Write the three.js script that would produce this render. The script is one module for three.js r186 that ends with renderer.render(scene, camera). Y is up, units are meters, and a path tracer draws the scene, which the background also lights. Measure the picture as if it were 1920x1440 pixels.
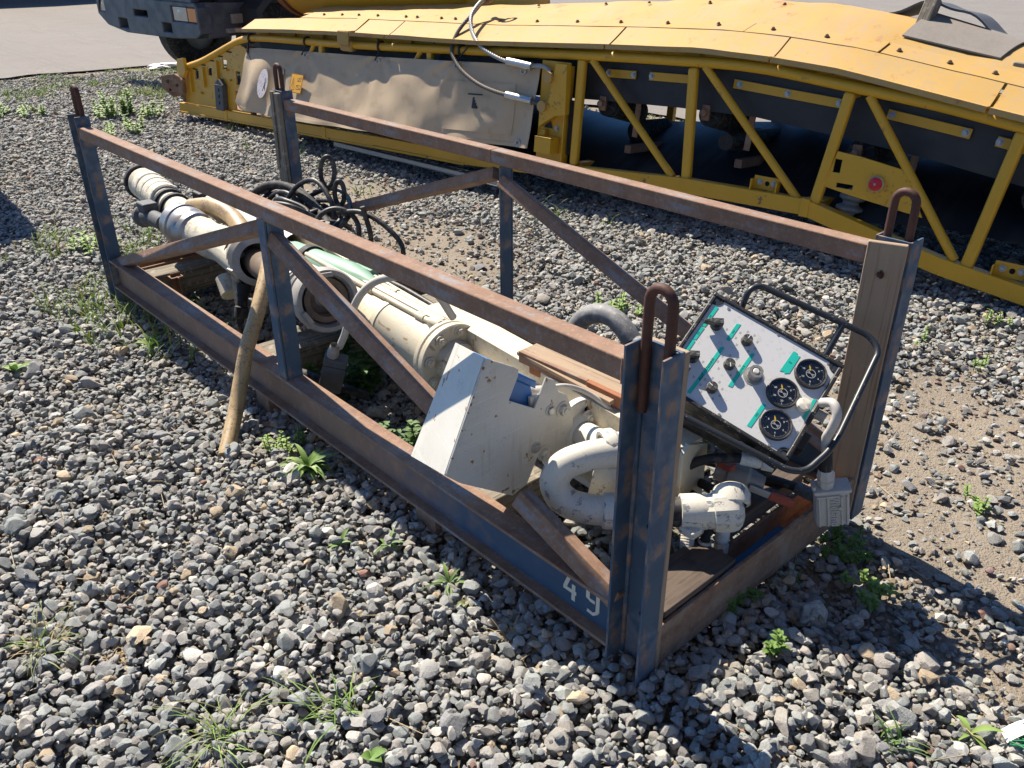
import * as THREE from 'three';
import { Sky } from 'three/addons/objects/Sky.js';
import { RoundedBoxGeometry } from 'three/addons/geometries/RoundedBoxGeometry.js';
import { ConvexGeometry } from 'three/addons/geometries/ConvexGeometry.js';
import { TextGeometry } from 'three/addons/geometries/TextGeometry.js';
import { FontLoader } from 'three/addons/loaders/FontLoader.js';
import { mergeGeometries, toCreasedNormals } from 'three/addons/utils/BufferGeometryUtils.js';

// ---------------------------------------------------------------- camera, sky, sun, exposure
const scene = new THREE.Scene();
const V3 = (x, y, z) => new THREE.Vector3(x, y, z);
const camera = new THREE.PerspectiveCamera(48.4, 4 / 3, 0.05, 900);
{
  const eye = V3(-0.9, 1.65, -1.215), f = V3(0.65511, -0.46798, 0.59315).normalize();
  const r = f.clone().cross(V3(0, 1, 0)).normalize(), u = r.clone().cross(f);
  camera.position.copy(eye);
  camera.up.copy(u.addScaledVector(r, 0.005));
  camera.lookAt(eye.clone().add(f));
}
const SUN = V3(0.68, 0.725, 0.1).normalize();          // towards the sun
const sky = new Sky();
sky.name = 'sky'; sky.userData.kind = 'structure';
sky.scale.setScalar(800);
Object.assign(sky.material.uniforms.turbidity, { value: 4.5 });
sky.material.uniforms.rayleigh.value = 0.8;
sky.material.uniforms.mieCoefficient.value = 0.004;
sky.material.uniforms.sunPosition.value.copy(SUN);
if (sky.material.uniforms.cloudCoverage) sky.material.uniforms.cloudCoverage.value = 0.15;
scene.add(sky);
scene.environmentIntensity = 0.125;
const sun = new THREE.DirectionalLight(0xfff2dd, 5);
sun.position.copy(SUN).multiplyScalar(30); sun.target.position.set(3, 0, 1.5);
sun.castShadow = true; sun.shadow.mapSize.set(4096, 4096); sun.shadow.radius = 1;
Object.assign(sun.shadow.camera, { left: -16, right: 16, top: 16, bottom: -16, near: 1, far: 80 });
scene.add(sun, sun.target);
const renderer = new THREE.WebGLRenderer({ antialias: true });
renderer.toneMapping = THREE.LinearToneMapping;
renderer.toneMappingExposure = 2.05;
renderer.shadowMap.enabled = true;

// ---------------------------------------------------------------- helpers
function rng(seed) { let a = seed >>> 0; return () => { a = (a + 0x6D2B79F5) | 0; let t = Math.imul(a ^ (a >>> 15), 1 | a); t = (t + Math.imul(t ^ (t >>> 7), 61 | t)) ^ t; return ((t ^ (t >>> 14)) >>> 0) / 4294967296; }; }
const names = {};
function numbered(n) { const k = (names[n] = (names[n] ?? -1) + 1); return k ? n + '_' + String(k).padStart(3, '0') : n; }
function thing(name, label, category, [x, y, z] = [0, 0, 0], turn = 0, group) {
  const o = new THREE.Group(); o.name = numbered(name); scene.add(o);
  o.position.set(x, y, z); o.rotation.y = turn; o.userData = { label, category };
  if (group) o.userData.group = group;
  o.updateMatrixWorld(true);
  return o;
}
function muv(g, s = 1) {                                   // box-projected uv in metres
  g = g.index ? g.toNonIndexed() : g;
  const p = g.attributes.position, uv = new Float32Array(p.count * 2);
  const a = V3(), b = V3(), c = V3(), n = V3();
  for (let i = 0; i < p.count; i += 3) {
    a.fromBufferAttribute(p, i); b.fromBufferAttribute(p, i + 1); c.fromBufferAttribute(p, i + 2);
    n.copy(b).sub(a).cross(c.clone().sub(a));
    const x = Math.abs(n.x), y = Math.abs(n.y), z = Math.abs(n.z);
    [a, b, c].forEach((v, k) => {
      const [u, w] = x >= y && x >= z ? [v.z, v.y] : y >= z ? [v.x, v.z] : [v.x, v.y];
      uv[(i + k) * 2] = u * s; uv[(i + k) * 2 + 1] = w * s;
    });
  }
  g.setAttribute('uv', new THREE.BufferAttribute(uv, 2));
  return g;
}
function clean(g) {
  g = g.index ? g.toNonIndexed() : g;
  if (!g.attributes.uv) g = muv(g);
  if (!g.attributes.normal) g.computeVertexNormals();
  for (const k of Object.keys(g.attributes)) if (!['position', 'normal', 'uv'].includes(k)) g.deleteAttribute(k);
  g.morphAttributes = {};
  return g;
}
const merge = (gs) => (gs = [].concat(gs).map(clean), gs.length > 1 ? mergeGeometries(gs) : gs[0]);
function rootOf(o) { while (o.parent && o.parent !== scene) o = o.parent; return o; }
// geometry given in the thing's own frame
function part(name, gs, m, parent, label) {
  const o = new THREE.Mesh(merge(gs), m); o.name = name; o.castShadow = o.receiveShadow = true;
  if (label) o.userData.label = label;
  parent.add(o); return o;
}
// geometry given in world metres
function wpart(name, gs, m, parent, label) {
  const r = rootOf(parent); r.updateMatrixWorld(true);
  const g = merge(gs); g.applyMatrix4(r.matrixWorld.clone().invert());
  return part(name, g, m, parent, label);
}
const box = (w, h, d, x = 0, y = 0, z = 0) => muv(new THREE.BoxGeometry(w, h, d)).translate(x, y, z);
const rbox = (w, h, d, r, x = 0, y = 0, z = 0, s = 1) => muv(new RoundedBoxGeometry(w, h, d, s, r)).translate(x, y, z);
const T = (g, x, y, z) => g.translate(x, y, z);
function frameOf(p0, p1, up = V3(0, 1, 0)) {
  const x = p1.clone().sub(p0).normalize(); let z = x.clone().cross(up);
  if (z.lengthSq() < 1e-6) z = x.clone().cross(V3(1, 0, 0)); z.normalize();
  const y = z.clone().cross(x);
  return new THREE.Matrix4().makeBasis(x, y, z);
}
const v = (p) => p.isVector3 ? p : V3(...p);
// a bar of section h (along up) x d between two points, section centred or shifted
function bar(p0, p1, h, d, { up, oy = 0, oz = 0, r = 0.003, len = 0 } = {}) {
  p0 = v(p0); p1 = v(p1); const L = p0.distanceTo(p1) + len;
  const g = r ? rbox(L, h, d, Math.min(r, h / 2.2, d / 2.2), 0, oy, oz) : box(L, h, d, 0, oy, oz);
  const m = frameOf(p0, p1, up ? v(up) : undefined); m.setPosition(p0.clone().add(p1).multiplyScalar(0.5));
  return g.applyMatrix4(m);
}
function cyl(p0, p1, r0, r1 = r0, seg = 20, open = false) {
  p0 = v(p0); p1 = v(p1); const L = p0.distanceTo(p1);
  const g = new THREE.CylinderGeometry(r1, r0, L, seg, 1, open); 
  const uv = g.attributes.uv; for (let i = 0; i < uv.count; i++) uv.setXY(i, uv.getX(i) * 6.28 * Math.max(r0, r1), uv.getY(i) * L);
  g.rotateZ(-Math.PI / 2);
  const m = frameOf(p0, p1); m.setPosition(p0.clone().add(p1).multiplyScalar(0.5));
  return g.applyMatrix4(m);
}
// turned profile [[along, radius], ...] from p0 towards p1
function turned(p0, p1, prof, seg = 28) {
  p0 = v(p0); p1 = v(p1);
  const g = new THREE.LatheGeometry(prof.map(([a, r]) => new THREE.Vector2(Math.max(r, 1e-5), a)), seg);
  const uv = g.attributes.uv; const L = prof[prof.length - 1][0] - prof[0][0], R = Math.max(...prof.map((q) => q[1]));
  for (let i = 0; i < uv.count; i++) uv.setXY(i, uv.getX(i) * 6.28 * R, uv.getY(i) * Math.max(L, R));
  g.rotateZ(-Math.PI / 2);
  const n = toCreasedNormals(g, 0.6);
  const m = frameOf(p0, p1); m.setPosition(p0);
  return n.applyMatrix4(m);
}
function tube(pts, r, seg = 40, rad = 10, closed = false, tension = 0.5) {
  const c = new THREE.CatmullRomCurve3(pts.map(v), closed, 'centripetal', tension);
  const g = new THREE.TubeGeometry(c, seg, r, rad, closed);
  const L = c.getLength(), uv = g.attributes.uv;
  for (let i = 0; i < uv.count; i++) uv.setXY(i, uv.getX(i) * L, uv.getY(i) * 6.28 * r);
  if (closed) return g;
  const t0 = c.getTangent(0), t1 = c.getTangent(1), a = c.getPoint(0), b = c.getPoint(1);
  return merge([g, cyl(a.clone().addScaledVector(t0, -0.0005), a.clone().addScaledVector(t0, 0.0008), r * 0.995, r * 0.995, rad), cyl(b.clone().addScaledVector(t1, -0.0008), b.clone().addScaledVector(t1, 0.0005), r * 0.995, r * 0.995, rad)]);
}
// polyline tube with rounded corners of radius cr
function bentTube(pts, r, cr, rad = 12, closed = false) {
  pts = pts.map(v); const path = new THREE.CurvePath(), n = pts.length, q = [];
  for (let i = 0; i < n; i++) {
    if (!closed && (i === 0 || i === n - 1)) { q.push([pts[i], pts[i], pts[i]]); continue; }
    const a = pts[(i + n - 1) % n], b = pts[i], c = pts[(i + 1) % n];
    const k1 = Math.min(cr, a.distanceTo(b) * 0.49), k2 = Math.min(cr, c.distanceTo(b) * 0.49), k = Math.min(k1, k2);
    q.push([b.clone().lerp(a, k / a.distanceTo(b)), b, b.clone().lerp(c, k / c.distanceTo(b))]);
  }
  const out = [];
  for (let i = 0; i < n; i++) {
    const [a, b, c] = q[i];
    if (a === b) out.push(a.clone());
    else for (let k = 0; k <= 8; k++) { const t = k / 8; out.push(a.clone().multiplyScalar((1 - t) * (1 - t)).addScaledVector(b, 2 * t * (1 - t)).addScaledVector(c, t * t)); }
  }
  // sweep
  const g = []; const pos = [], idx = [], uvs = []; const m = out.length;
  let nrm = null, L = 0;
  for (let i = 0; i < m + (closed ? 1 : 0); i++) {
    const p = out[i % m], a = out[(i - 1 + m) % m], b = out[(i + 1) % m];
    const t = (closed || (i > 0 && i < m - 1) ? b.clone().sub(a) : i === 0 ? b.clone().sub(p) : p.clone().sub(a)).normalize();
    if (!nrm) { nrm = t.clone().cross(Math.abs(t.y) > 0.9 ? V3(1, 0, 0) : V3(0, 1, 0)).normalize(); }
    nrm.addScaledVector(t, -nrm.dot(t)).normalize();
    const bi = t.clone().cross(nrm);
    if (i) L += p.distanceTo(a);
    for (let k = 0; k <= rad; k++) { const w = k / rad * Math.PI * 2; const w1 = p.clone().addScaledVector(nrm, Math.cos(w) * r).addScaledVector(bi, Math.sin(w) * r); pos.push(w1.x, w1.y, w1.z); uvs.push(L, w * r); }
  }
  const rows = m + (closed ? 1 : 0), W = rad + 1;
  for (let i = 0; i < rows - 1; i++) for (let k = 0; k < rad; k++) { const a = i * W + k, b = a + W; idx.push(a, a + 1, b, b, a + 1, b + 1); }
  const geo = new THREE.BufferGeometry(); geo.setAttribute('position', new THREE.Float32BufferAttribute(pos, 3)); geo.setAttribute('uv', new THREE.Float32BufferAttribute(uvs, 2)); geo.setIndex(idx); geo.computeVertexNormals();
  const list = [geo];
  if (!closed) { const e = 0.001; const d0 = out[1].clone().sub(out[0]).normalize(), d1 = out[m - 1].clone().sub(out[m - 2]).normalize(); list.push(cyl(out[0].clone().addScaledVector(d0, -e), out[0].clone().addScaledVector(d0, e), r * 0.99, r * 0.99, rad), cyl(out[m - 1].clone().addScaledVector(d1, -e), out[m - 1].clone().addScaledVector(d1, e), r * 0.99, r * 0.99, rad)); }
  return merge(list);
}
// hexagon bolt head with shank end, pointing along n
const boltGeo = (() => { const s = new THREE.Shape(); for (let k = 0; k < 6; k++) { const a = k * Math.PI / 3; k ? s.lineTo(Math.cos(a), Math.sin(a)) : s.moveTo(1, 0); } const g = new THREE.ExtrudeGeometry(s, { depth: 0.75, bevelEnabled: true, bevelThickness: 0.12, bevelSize: 0.1, bevelOffset: -0.1, bevelSegments: 1 }); return merge([muv(g, 0.02), cyl([0, 0, -0.1], [0, 0, 0.12], 1.45, 1.45, 16), cyl([0, 0, 0.8], [0, 0, 1.15], 0.5, 0.5, 10)]); })();
function bolt(parent, p, n, r, m, name = 'bolt', world = true) {
  const o = new THREE.Mesh(boltGeo, m); o.name = name; o.castShadow = true; parent.add(o);
  const q = new THREE.Quaternion().setFromUnitVectors(V3(0, 0, 1), v(n).clone().normalize());
  const M = new THREE.Matrix4().compose(v(p), q, V3(r, r, r));
  if (world) { const R = rootOf(parent); R.updateMatrixWorld(true); M.premultiply(R.matrixWorld.clone().invert()); }
  M.decompose(o.position, o.quaternion, o.scale); return o;
}
// flat plate from an outline [[a,b],...] placed by origin o, axes A,B, thickness t along A x B
function plate(outline, t, o, A, B, holes = [], bev = 0.001) {
  const s = new THREE.Shape(outline.map(([a, b]) => new THREE.Vector2(a, b)));
  for (const h of holes) s.holes.push(Array.isArray(h) ? new THREE.Path(h.map(([a, b]) => new THREE.Vector2(a, b))) : h);
  let g = new THREE.ExtrudeGeometry(s, { depth: t, bevelEnabled: bev > 0, bevelThickness: bev, bevelSize: bev, bevelOffset: -bev, bevelSegments: 1, curveSegments: 10 });
  g = muv(g); A = v(A).clone().normalize(); B = v(B).clone(); B.addScaledVector(A, -A.dot(B)).normalize();
  const m = new THREE.Matrix4().makeBasis(A, B, A.clone().cross(B)); m.setPosition(v(o));
  return g.applyMatrix4(m);
}
const rect = (x0, y0, x1, y1) => [[x0, y0], [x1, y0], [x1, y1], [x0, y1]];
function circle(cx, cy, r) { const p = new THREE.Path(); p.absarc(cx, cy, r, 0, Math.PI * 2, true); return p; }

// ---------------------------------------------------------------- procedural textures
const NT = 512, fieldCache = {};
function field(freq, oct, seed) {                         // tileable fbm, 0..1
  const key = freq + '_' + oct + '_' + seed; if (fieldCache[key]) return fieldCache[key];
  const out = new Float32Array(NT * NT); let amp = 1, tot = 0, f = freq;
  const [fx, fy] = Array.isArray(freq) ? freq : [freq, freq]; let ax = fx, ay = fy;
  for (let o = 0; o < oct; o++) {
    const R = rng(seed * 7919 + o * 131 + 7), L = new Float32Array(ax * ay); for (let i = 0; i < L.length; i++) L[i] = R();
    for (let y = 0; y < NT; y++) {
      const gy = y / NT * ay, y0 = Math.floor(gy), ty = gy - y0, sy = ty * ty * (3 - 2 * ty), r0 = (y0 % ay) * ax, r1 = ((y0 + 1) % ay) * ax;
      for (let x = 0; x < NT; x++) {
        const gx = x / NT * ax, x0 = Math.floor(gx), tx = gx - x0, sx = tx * tx * (3 - 2 * tx), c0 = x0 % ax, c1 = (x0 + 1) % ax;
        const a = L[r0 + c0] + (L[r0 + c1] - L[r0 + c0]) * sx, b = L[r1 + c0] + (L[r1 + c1] - L[r1 + c0]) * sx;
        out[y * NT + x] += (a + (b - a) * sy) * amp;
      }
    }
    tot += amp; amp *= 0.55; ax = Math.min(ax * 2, NT); ay = Math.min(ay * 2, NT);
  }
  for (let i = 0; i < out.length; i++) out[i] /= tot;
  return fieldCache[key] = out;
}
const sm = (a, b, x) => { const t = Math.min(1, Math.max(0, (x - a) / (b - a))); return t * t * (3 - 2 * t); };
const mix = (a, b, t) => a.map((q, i) => q + (b[i] - q) * t);
const toS = (c) => Math.round(255 * Math.min(1, Math.max(0, c <= 0.0031308 ? c * 12.92 : 1.055 * Math.pow(c, 1 / 2.4) - 0.055)));
function tex(fn, size = 1) {                               // colour texture, linear values from fn(i, x, y)
  const d = new Uint8Array(NT * NT * 4);
  for (let i = 0; i < NT * NT; i++) { const c = fn(i, (i % NT) / NT, Math.floor(i / NT) / NT); d[i * 4] = toS(c[0]); d[i * 4 + 1] = toS(c[1]); d[i * 4 + 2] = toS(c[2]); d[i * 4 + 3] = 255; }
  return fin(new THREE.DataTexture(d, NT, NT), size, true);
}
function gtex(fn, size = 1) {                              // grey data texture
  const d = new Uint8Array(NT * NT * 4);
  for (let i = 0; i < NT * NT; i++) { const c = Math.round(255 * Math.min(1, Math.max(0, fn(i, (i % NT) / NT, Math.floor(i / NT) / NT)))); d[i * 4] = d[i * 4 + 1] = d[i * 4 + 2] = c; d[i * 4 + 3] = 255; }
  return fin(new THREE.DataTexture(d, NT, NT), size, false);
}
function fin(t, size, srgb) { t.wrapS = t.wrapT = THREE.RepeatWrapping; t.repeat.set(1 / size, 1 / size); t.magFilter = THREE.LinearFilter; t.minFilter = THREE.LinearMipmapLinearFilter; t.generateMipmaps = true; if (srgb) t.colorSpace = THREE.SRGBColorSpace; t.needsUpdate = true; return t; }
const F1 = field(3, 6, 1), F2 = field(5, 6, 2), F3 = field(9, 5, 3), F4 = field(24, 4, 4), F5 = field(90, 2, 5), F6 = field(200, 2, 6), S1 = field([3, 40], 4, 7), S2 = field([40, 4], 4, 8), S3 = field([2, 90], 3, 9);
const bumpRust = gtex((i) => F4[i] * 0.6 + F5[i] * 0.4, 0.5);
const bumpFine = gtex((i) => F5[i] * 0.5 + F6[i] * 0.5, 0.4);
const std = (o) => new THREE.MeshStandardMaterial(o);
const rustC = (i) => mix(mix([0.155, 0.088, 0.055], [0.25, 0.15, 0.098], sm(0.3, 0.7, F4[i] * 0.35 + F2[i] * 0.3 + S1[i] * 0.35)), [0.33, 0.21, 0.14], sm(0.5, 0.75, F5[i] * 0.5 + F6[i] * 0.5) * 0.5);
const blueC = (i) => mix(mix([0.03, 0.066, 0.115], [0.055, 0.09, 0.135], F3[i]), [0.2, 0.235, 0.27], sm(0.4, 0.7, F2[i] * 0.6 + F4[i] * 0.4) * 0.6);
const M = {};
{
  const map = tex((i) => { const m = sm(0.53, 0.66, S1[i] * 0.45 + F1[i] * 0.4 + F5[i] * 0.15); let c = mix(rustC(i), mix(blueC(i), [0.24, 0.25, 0.26], 0.8), m * 0.75); return mix(c, [0.16, 0.075, 0.035], sm(0.58, 0.7, F3[i] * 0.6 + S1[i] * 0.4) * 0.4); }, 0.9);
  M.rail = std({ map, roughness: 0.85, bumpMap: bumpRust, bumpScale: 0.0008 });
  const map2 = tex((i) => mix(blueC(i), rustC(i), sm(0.53, 0.64, F2[i] * 0.3 + F4[i] * 0.4 + S2[i] * 0.3) * 0.75), 0.9);
  M.post = std({ map: map2, roughness: 0.7, bumpMap: bumpRust, bumpScale: 0.0006 });
  M.web = std({ map: tex((i, x, y) => { const t = (x + 0.5) % 1, n = F3[i] * 0.5 + F5[i] * 0.25 + F1[i] * 0.25; return mix(mix([0.03, 0.07, 0.135], blueC(i), 0.5), rustC(i), Math.max(sm(0.12, 0.34, t + (n - 0.5) * 0.5) * 0.93, sm(0.54, 0.64, n) * 0.7)); }, 3.29), roughness: 0.75, bumpMap: bumpRust, bumpScale: 0.0006 });
  const map3 = tex((i) => mix(rustC(i), [0.3, 0.24, 0.18], sm(0.5, 0.7, F3[i]) * 0.6), 0.8);
  M.rust = std({ map: map3, roughness: 0.92, bumpMap: bumpRust, bumpScale: 0.001 });
  M.loop = std({ map: map3, color: 0x9a7468, roughness: 0.7, bumpMap: bumpFine, bumpScale: 0.0003 });
  M.cream = std({ map: tex((i) => { let c = mix([0.5, 0.44, 0.32], [0.6, 0.55, 0.43], F2[i] * 0.6 + F4[i] * 0.4); c = mix(c, [0.36, 0.27, 0.15], sm(0.54, 0.7, F3[i] * 0.5 + F5[i] * 0.3 + F6[i] * 0.2) * 0.6); return mix(c, [0.33, 0.19, 0.08], sm(0.66, 0.7, F4[i] * 0.6 + F1[i] * 0.4) * 0.9); }, 0.6), roughness: 0.6, bumpMap: bumpFine, bumpScale: 0.0003 });
  M.chip = std({ map: tex((i) => { let c = mix([0.55, 0.52, 0.44], [0.62, 0.595, 0.52], F3[i]); const k = F4[i] * 0.45 + F2[i] * 0.4 + F6[i] * 0.15; c = mix(c, [0.22, 0.23, 0.235], sm(0.595, 0.603, k)); return mix(c, [0.42, 0.33, 0.2], sm(0.6, 0.75, F5[i]) * 0.25); }, 0.35), roughness: 0.5, bumpMap: bumpFine, bumpScale: 0.0003 });
  M.hood = std({ map: tex((i) => { let c = mix([0.53, 0.515, 0.46], [0.6, 0.59, 0.545], F2[i]); c = mix(c, [0.34, 0.36, 0.33], sm(0.6, 0.78, F6[i] * 0.55 + F3[i] * 0.45) * 0.7); c = mix(c, [0.42, 0.36, 0.26], sm(0.55, 0.72, F1[i] * 0.5 + S2[i] * 0.5) * 0.45); c = mix(c, [0.72, 0.71, 0.67], sm(0.66, 0.7, S3[i] * 0.6 + F6[i] * 0.4) * 0.5); return mix(c, [0.25, 0.13, 0.05], sm(0.68, 0.72, F4[i] * 0.7 + F1[i] * 0.3)); }, 0.5), roughness: 0.55, bumpMap: bumpFine, bumpScale: 0.0002 });
  const yel = (i, a, b) => { let c = mix(a, b, F2[i]); c = mix(c, [0.3, 0.17, 0.05], sm(0.68, 0.72, F4[i] * 0.6 + F3[i] * 0.4) * 0.8); return mix(c, [0.12, 0.08, 0.05], sm(0.66, 0.76, F5[i] * 0.5 + F1[i] * 0.5) * 0.6); };
  M.yellow = std({ map: tex((i) => yel(i, [0.54, 0.285, 0.012], [0.62, 0.345, 0.022]), 1.3), roughness: 0.5, bumpMap: bumpFine, bumpScale: 0.0002 });
  M.yellowWorn = std({ map: tex((i) => mix(yel(i, [0.5, 0.27, 0.015], [0.58, 0.33, 0.025]), [0.16, 0.1, 0.06], sm(0.56, 0.6, F3[i] * 0.4 + F5[i] * 0.2 + F1[i] * 0.4)), 1.1), roughness: 0.65, bumpMap: bumpRust, bumpScale: 0.0006 });
  M.yellowDust = std({ map: tex((i) => { let c = mix([0.4, 0.24, 0.055], [0.47, 0.29, 0.08], F2[i]); c = mix(c, [0.38, 0.26, 0.12], sm(0.4, 0.68, F3[i] * 0.5 + F5[i] * 0.25 + F6[i] * 0.25) * 0.75); c = mix(c, [0.36, 0.25, 0.14], sm(0.5, 0.75, S2[i] * 0.6 + F5[i] * 0.4) * 0.5); return mix(c, [0.28, 0.1, 0.035], sm(0.58, 0.72, F4[i] * 0.45 + F1[i] * 0.4 + F6[i] * 0.15) * 0.7); }, 1.7), roughness: 0.75, bumpMap: bumpFine, bumpScale: 0.0004 });
  M.black = std({ map: tex((i) => mix([0.012, 0.013, 0.015], [0.035, 0.034, 0.033], F3[i]), 0.7), roughness: 0.6 });
  M.belt = std({ map: tex((i) => mix([0.012, 0.015, 0.02], [0.05, 0.052, 0.055], sm(0.4, 0.7, F2[i] * 0.6 + S2[i] * 0.4)), 1.5), roughness: 0.5 });
  M.rubber = std({ map: tex((i) => mix([0.012, 0.012, 0.013], [0.06, 0.055, 0.05], sm(0.45, 0.75, F4[i])), 0.4), roughness: 0.75 });
  M.arch = std({ map: tex((i) => mix([0.17, 0.175, 0.18], [0.33, 0.32, 0.3], sm(0.45, 0.75, F4[i] * 0.6 + F6[i] * 0.4)), 0.4), roughness: 0.65 });
  M.woodDark = std({ map: tex((i) => mix(mix([0.06, 0.043, 0.033], [0.11, 0.08, 0.06], S1[i]), [0.04, 0.03, 0.025], sm(0.5, 0.7, F3[i] * 0.5 + S3[i] * 0.5) * 0.8), 0.5), roughness: 0.9, bumpMap: bumpRust, bumpScale: 0.001 });
  M.cable = std({ map: tex((i) => mix([0.02, 0.02, 0.021], [0.07, 0.065, 0.06], sm(0.4, 0.7, F4[i])), 0.3), roughness: 0.5 });
  const woodf = (a, b, c) => (i) => mix(mix(a, b, S1[i]), c, sm(0.55, 0.72, S3[i]) * 0.8);
  M.wood = std({ map: tex((i) => mix(mix(mix([0.25, 0.175, 0.115], [0.37, 0.275, 0.185], F2[i] * 0.6 + S1[i] * 0.4), [0.13, 0.085, 0.055], sm(0.58, 0.75, S3[i]) * 0.5), [0.36, 0.3, 0.22], sm(0.62, 0.75, F5[i] * 0.5 + F3[i] * 0.5) * 0.5), 0.6), roughness: 0.9, bumpMap: gtex((i) => S3[i] * 0.6 + F5[i] * 0.4, 0.6), bumpScale: 0.0006 });
  M.woodGrey = std({ map: tex((i) => mix(woodf([0.14, 0.12, 0.09], [0.25, 0.22, 0.17], [0.06, 0.05, 0.04])(i), [0.33, 0.3, 0.25], sm(0.62, 0.72, F4[i]) * 0.6), 0.5), roughness: 0.95, bumpMap: gtex((i) => S3[i] * 0.6 + S1[i] * 0.4, 0.5), bumpScale: 0.002 });
  M.canvas = std({ map: tex((i, x, y) => { let c = mix([0.48, 0.37, 0.25], [0.54, 0.43, 0.3], F2[i]); c = mix(c, [0.3, 0.22, 0.14], sm(0.55, 0.8, F3[i]) * 0.4); const w = ((i % NT) % 3 === 0 ? 0.92 : 1) * (Math.floor(i / NT) % 3 === 0 ? 0.92 : 1); return c.map((q) => q * w); }, 0.8), roughness: 0.95 });
  M.alu = std({ map: tex((i) => mix([0.3, 0.29, 0.27], [0.46, 0.45, 0.43], F3[i]), 0.3), metalness: 0.75, roughness: 0.42, bumpMap: bumpFine, bumpScale: 0.0002 });
  M.cast = std({ map: tex((i) => mix([0.27, 0.25, 0.22], [0.38, 0.36, 0.33], F4[i]), 0.3), metalness: 0.2, roughness: 0.65, bumpMap: bumpFine, bumpScale: 0.0004 });
  M.zinc = std({ color: new THREE.Color(0.42, 0.42, 0.41), metalness: 0.6, roughness: 0.45 });
  M.whitePlastic = std({ map: tex((i) => mix([0.62, 0.6, 0.55], [0.5, 0.46, 0.4], sm(0.5, 0.8, F4[i]) * 0.7), 0.2), roughness: 0.55 });
  M.plugGrey = std({ map: tex((i) => mix([0.44, 0.41, 0.36], [0.52, 0.49, 0.44], F4[i]), 0.2), roughness: 0.6, bumpMap: bumpFine, bumpScale: 0.0002 });
  M.darkGrey = std({ map: tex((i) => mix([0.06, 0.065, 0.07], [0.1, 0.1, 0.105], F4[i]), 0.4), roughness: 0.7 });
  M.bumper = std({ map: tex((i) => mix([0.05, 0.06, 0.072], [0.1, 0.11, 0.12], sm(0.3, 0.7, F3[i])), 1.2), roughness: 0.6 });
  M.hose = std({ map: tex((i) => mix(mix([0.36, 0.25, 0.12], [0.44, 0.32, 0.17], S1[i]), [0.15, 0.1, 0.06], sm(0.48, 0.7, F3[i] * 0.6 + F5[i] * 0.4) * 0.8), 0.5), roughness: 0.5 });
  M.brownHose = std({ map: tex((i) => mix([0.1, 0.065, 0.04], [0.2, 0.15, 0.11], F3[i]), 0.4), roughness: 0.8 });
  M.green = std({ map: tex((i) => mix(mix([0.16, 0.3, 0.21], [0.22, 0.36, 0.26], F3[i]), [0.3, 0.2, 0.1], sm(0.62, 0.72, F4[i] * 0.5 + F2[i] * 0.5) * 0.6), 0.5), roughness: 0.55 });
  M.fibre = std({ map: tex((i) => mix(mix([0.5, 0.46, 0.36], [0.62, 0.58, 0.48], F3[i]), [0.3, 0.27, 0.2], sm(0.6, 0.7, F4[i]) * 0.5), 0.5), roughness: 0.85, bumpMap: bumpRust, bumpScale: 0.001 });
  M.blue = std({ map: tex((i) => mix([0.02, 0.13, 0.36], [0.03, 0.16, 0.42], F3[i]), 0.5), roughness: 0.5 });
  M.red = std({ map: tex((i) => mix([0.32, 0.05, 0.03], [0.4, 0.1, 0.06], F4[i]), 0.3), roughness: 0.6 });
  M.orangeRust = std({ map: tex((i) => mix([0.36, 0.13, 0.05], [0.22, 0.1, 0.055], F4[i]), 0.3), roughness: 0.9, bumpMap: bumpRust, bumpScale: 0.0008 });
  M.hole = std({ color: new THREE.Color(0.006, 0.006, 0.006), roughness: 1 });
  M.steel = std({ color: new THREE.Color(0.5, 0.49, 0.47), metalness: 0.85, roughness: 0.38, bumpMap: bumpFine, bumpScale: 0.0003 });
}

// ---------------------------------------------------------------- ground, asphalt, gravel
function vnoise(x, z, seed = 0) { const h = (a, b) => { let t = Math.imul(a, 374761393) + Math.imul(b, 668265263) + seed * 974711; t = Math.imul(t ^ (t >>> 13), 1274126177); return ((t ^ (t >>> 16)) >>> 0) / 4294967296; }; const x0 = Math.floor(x), z0 = Math.floor(z), u = x - x0, w = z - z0, a = u * u * (3 - 2 * u), b = w * w * (3 - 2 * w); const p = h(x0, z0), q = h(x0 + 1, z0), r = h(x0, z0 + 1), s = h(x0 + 1, z0 + 1); return p + (q - p) * a + (r - p) * b + (p - q - r + s) * a * b; }
const fb = (x, z, s = 0) => 0.55 * vnoise(x, z, s) + 0.3 * vnoise(x * 2.1, z * 2.1, s + 1) + 0.15 * vnoise(x * 4.3, z * 4.3, s + 2);
// asphalt yard: edge runs beyond the frame and turns round behind the conveyor
const yardEdge = [[12.15, -60], [12.2, 1.2], [12.25, 2.2], [12.0, 3.3], [11.6, 4.2], [10.4, 5.0], [8.4, 5.5], [5.0, 5.9], [1.5, 6.1], [-3.0, 6.2], [-60, 6.6]];
function inYard(x, z) { // distance outside the edge (positive = on asphalt), metres
  let best = 1e9, side = -1;
  for (let i = 0; i < yardEdge.length - 1; i++) {
    const [ax, az] = yardEdge[i], [bx, bz] = yardEdge[i + 1], dx = bx - ax, dz = bz - az;
    const t = Math.min(1, Math.max(0, ((x - ax) * dx + (z - az) * dz) / (dx * dx + dz * dz)));
    const px = ax + dx * t, pz = az + dz * t, d = Math.hypot(x - px, z - pz);
    if (d < best) { best = d; side = (dx * (z - az) - dz * (x - ax)) < 0 ? 1 : -1; }
  }
  return best * side + (fb(x * 1.3, z * 1.3, 40) - 0.5) * 0.5;
}
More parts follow.
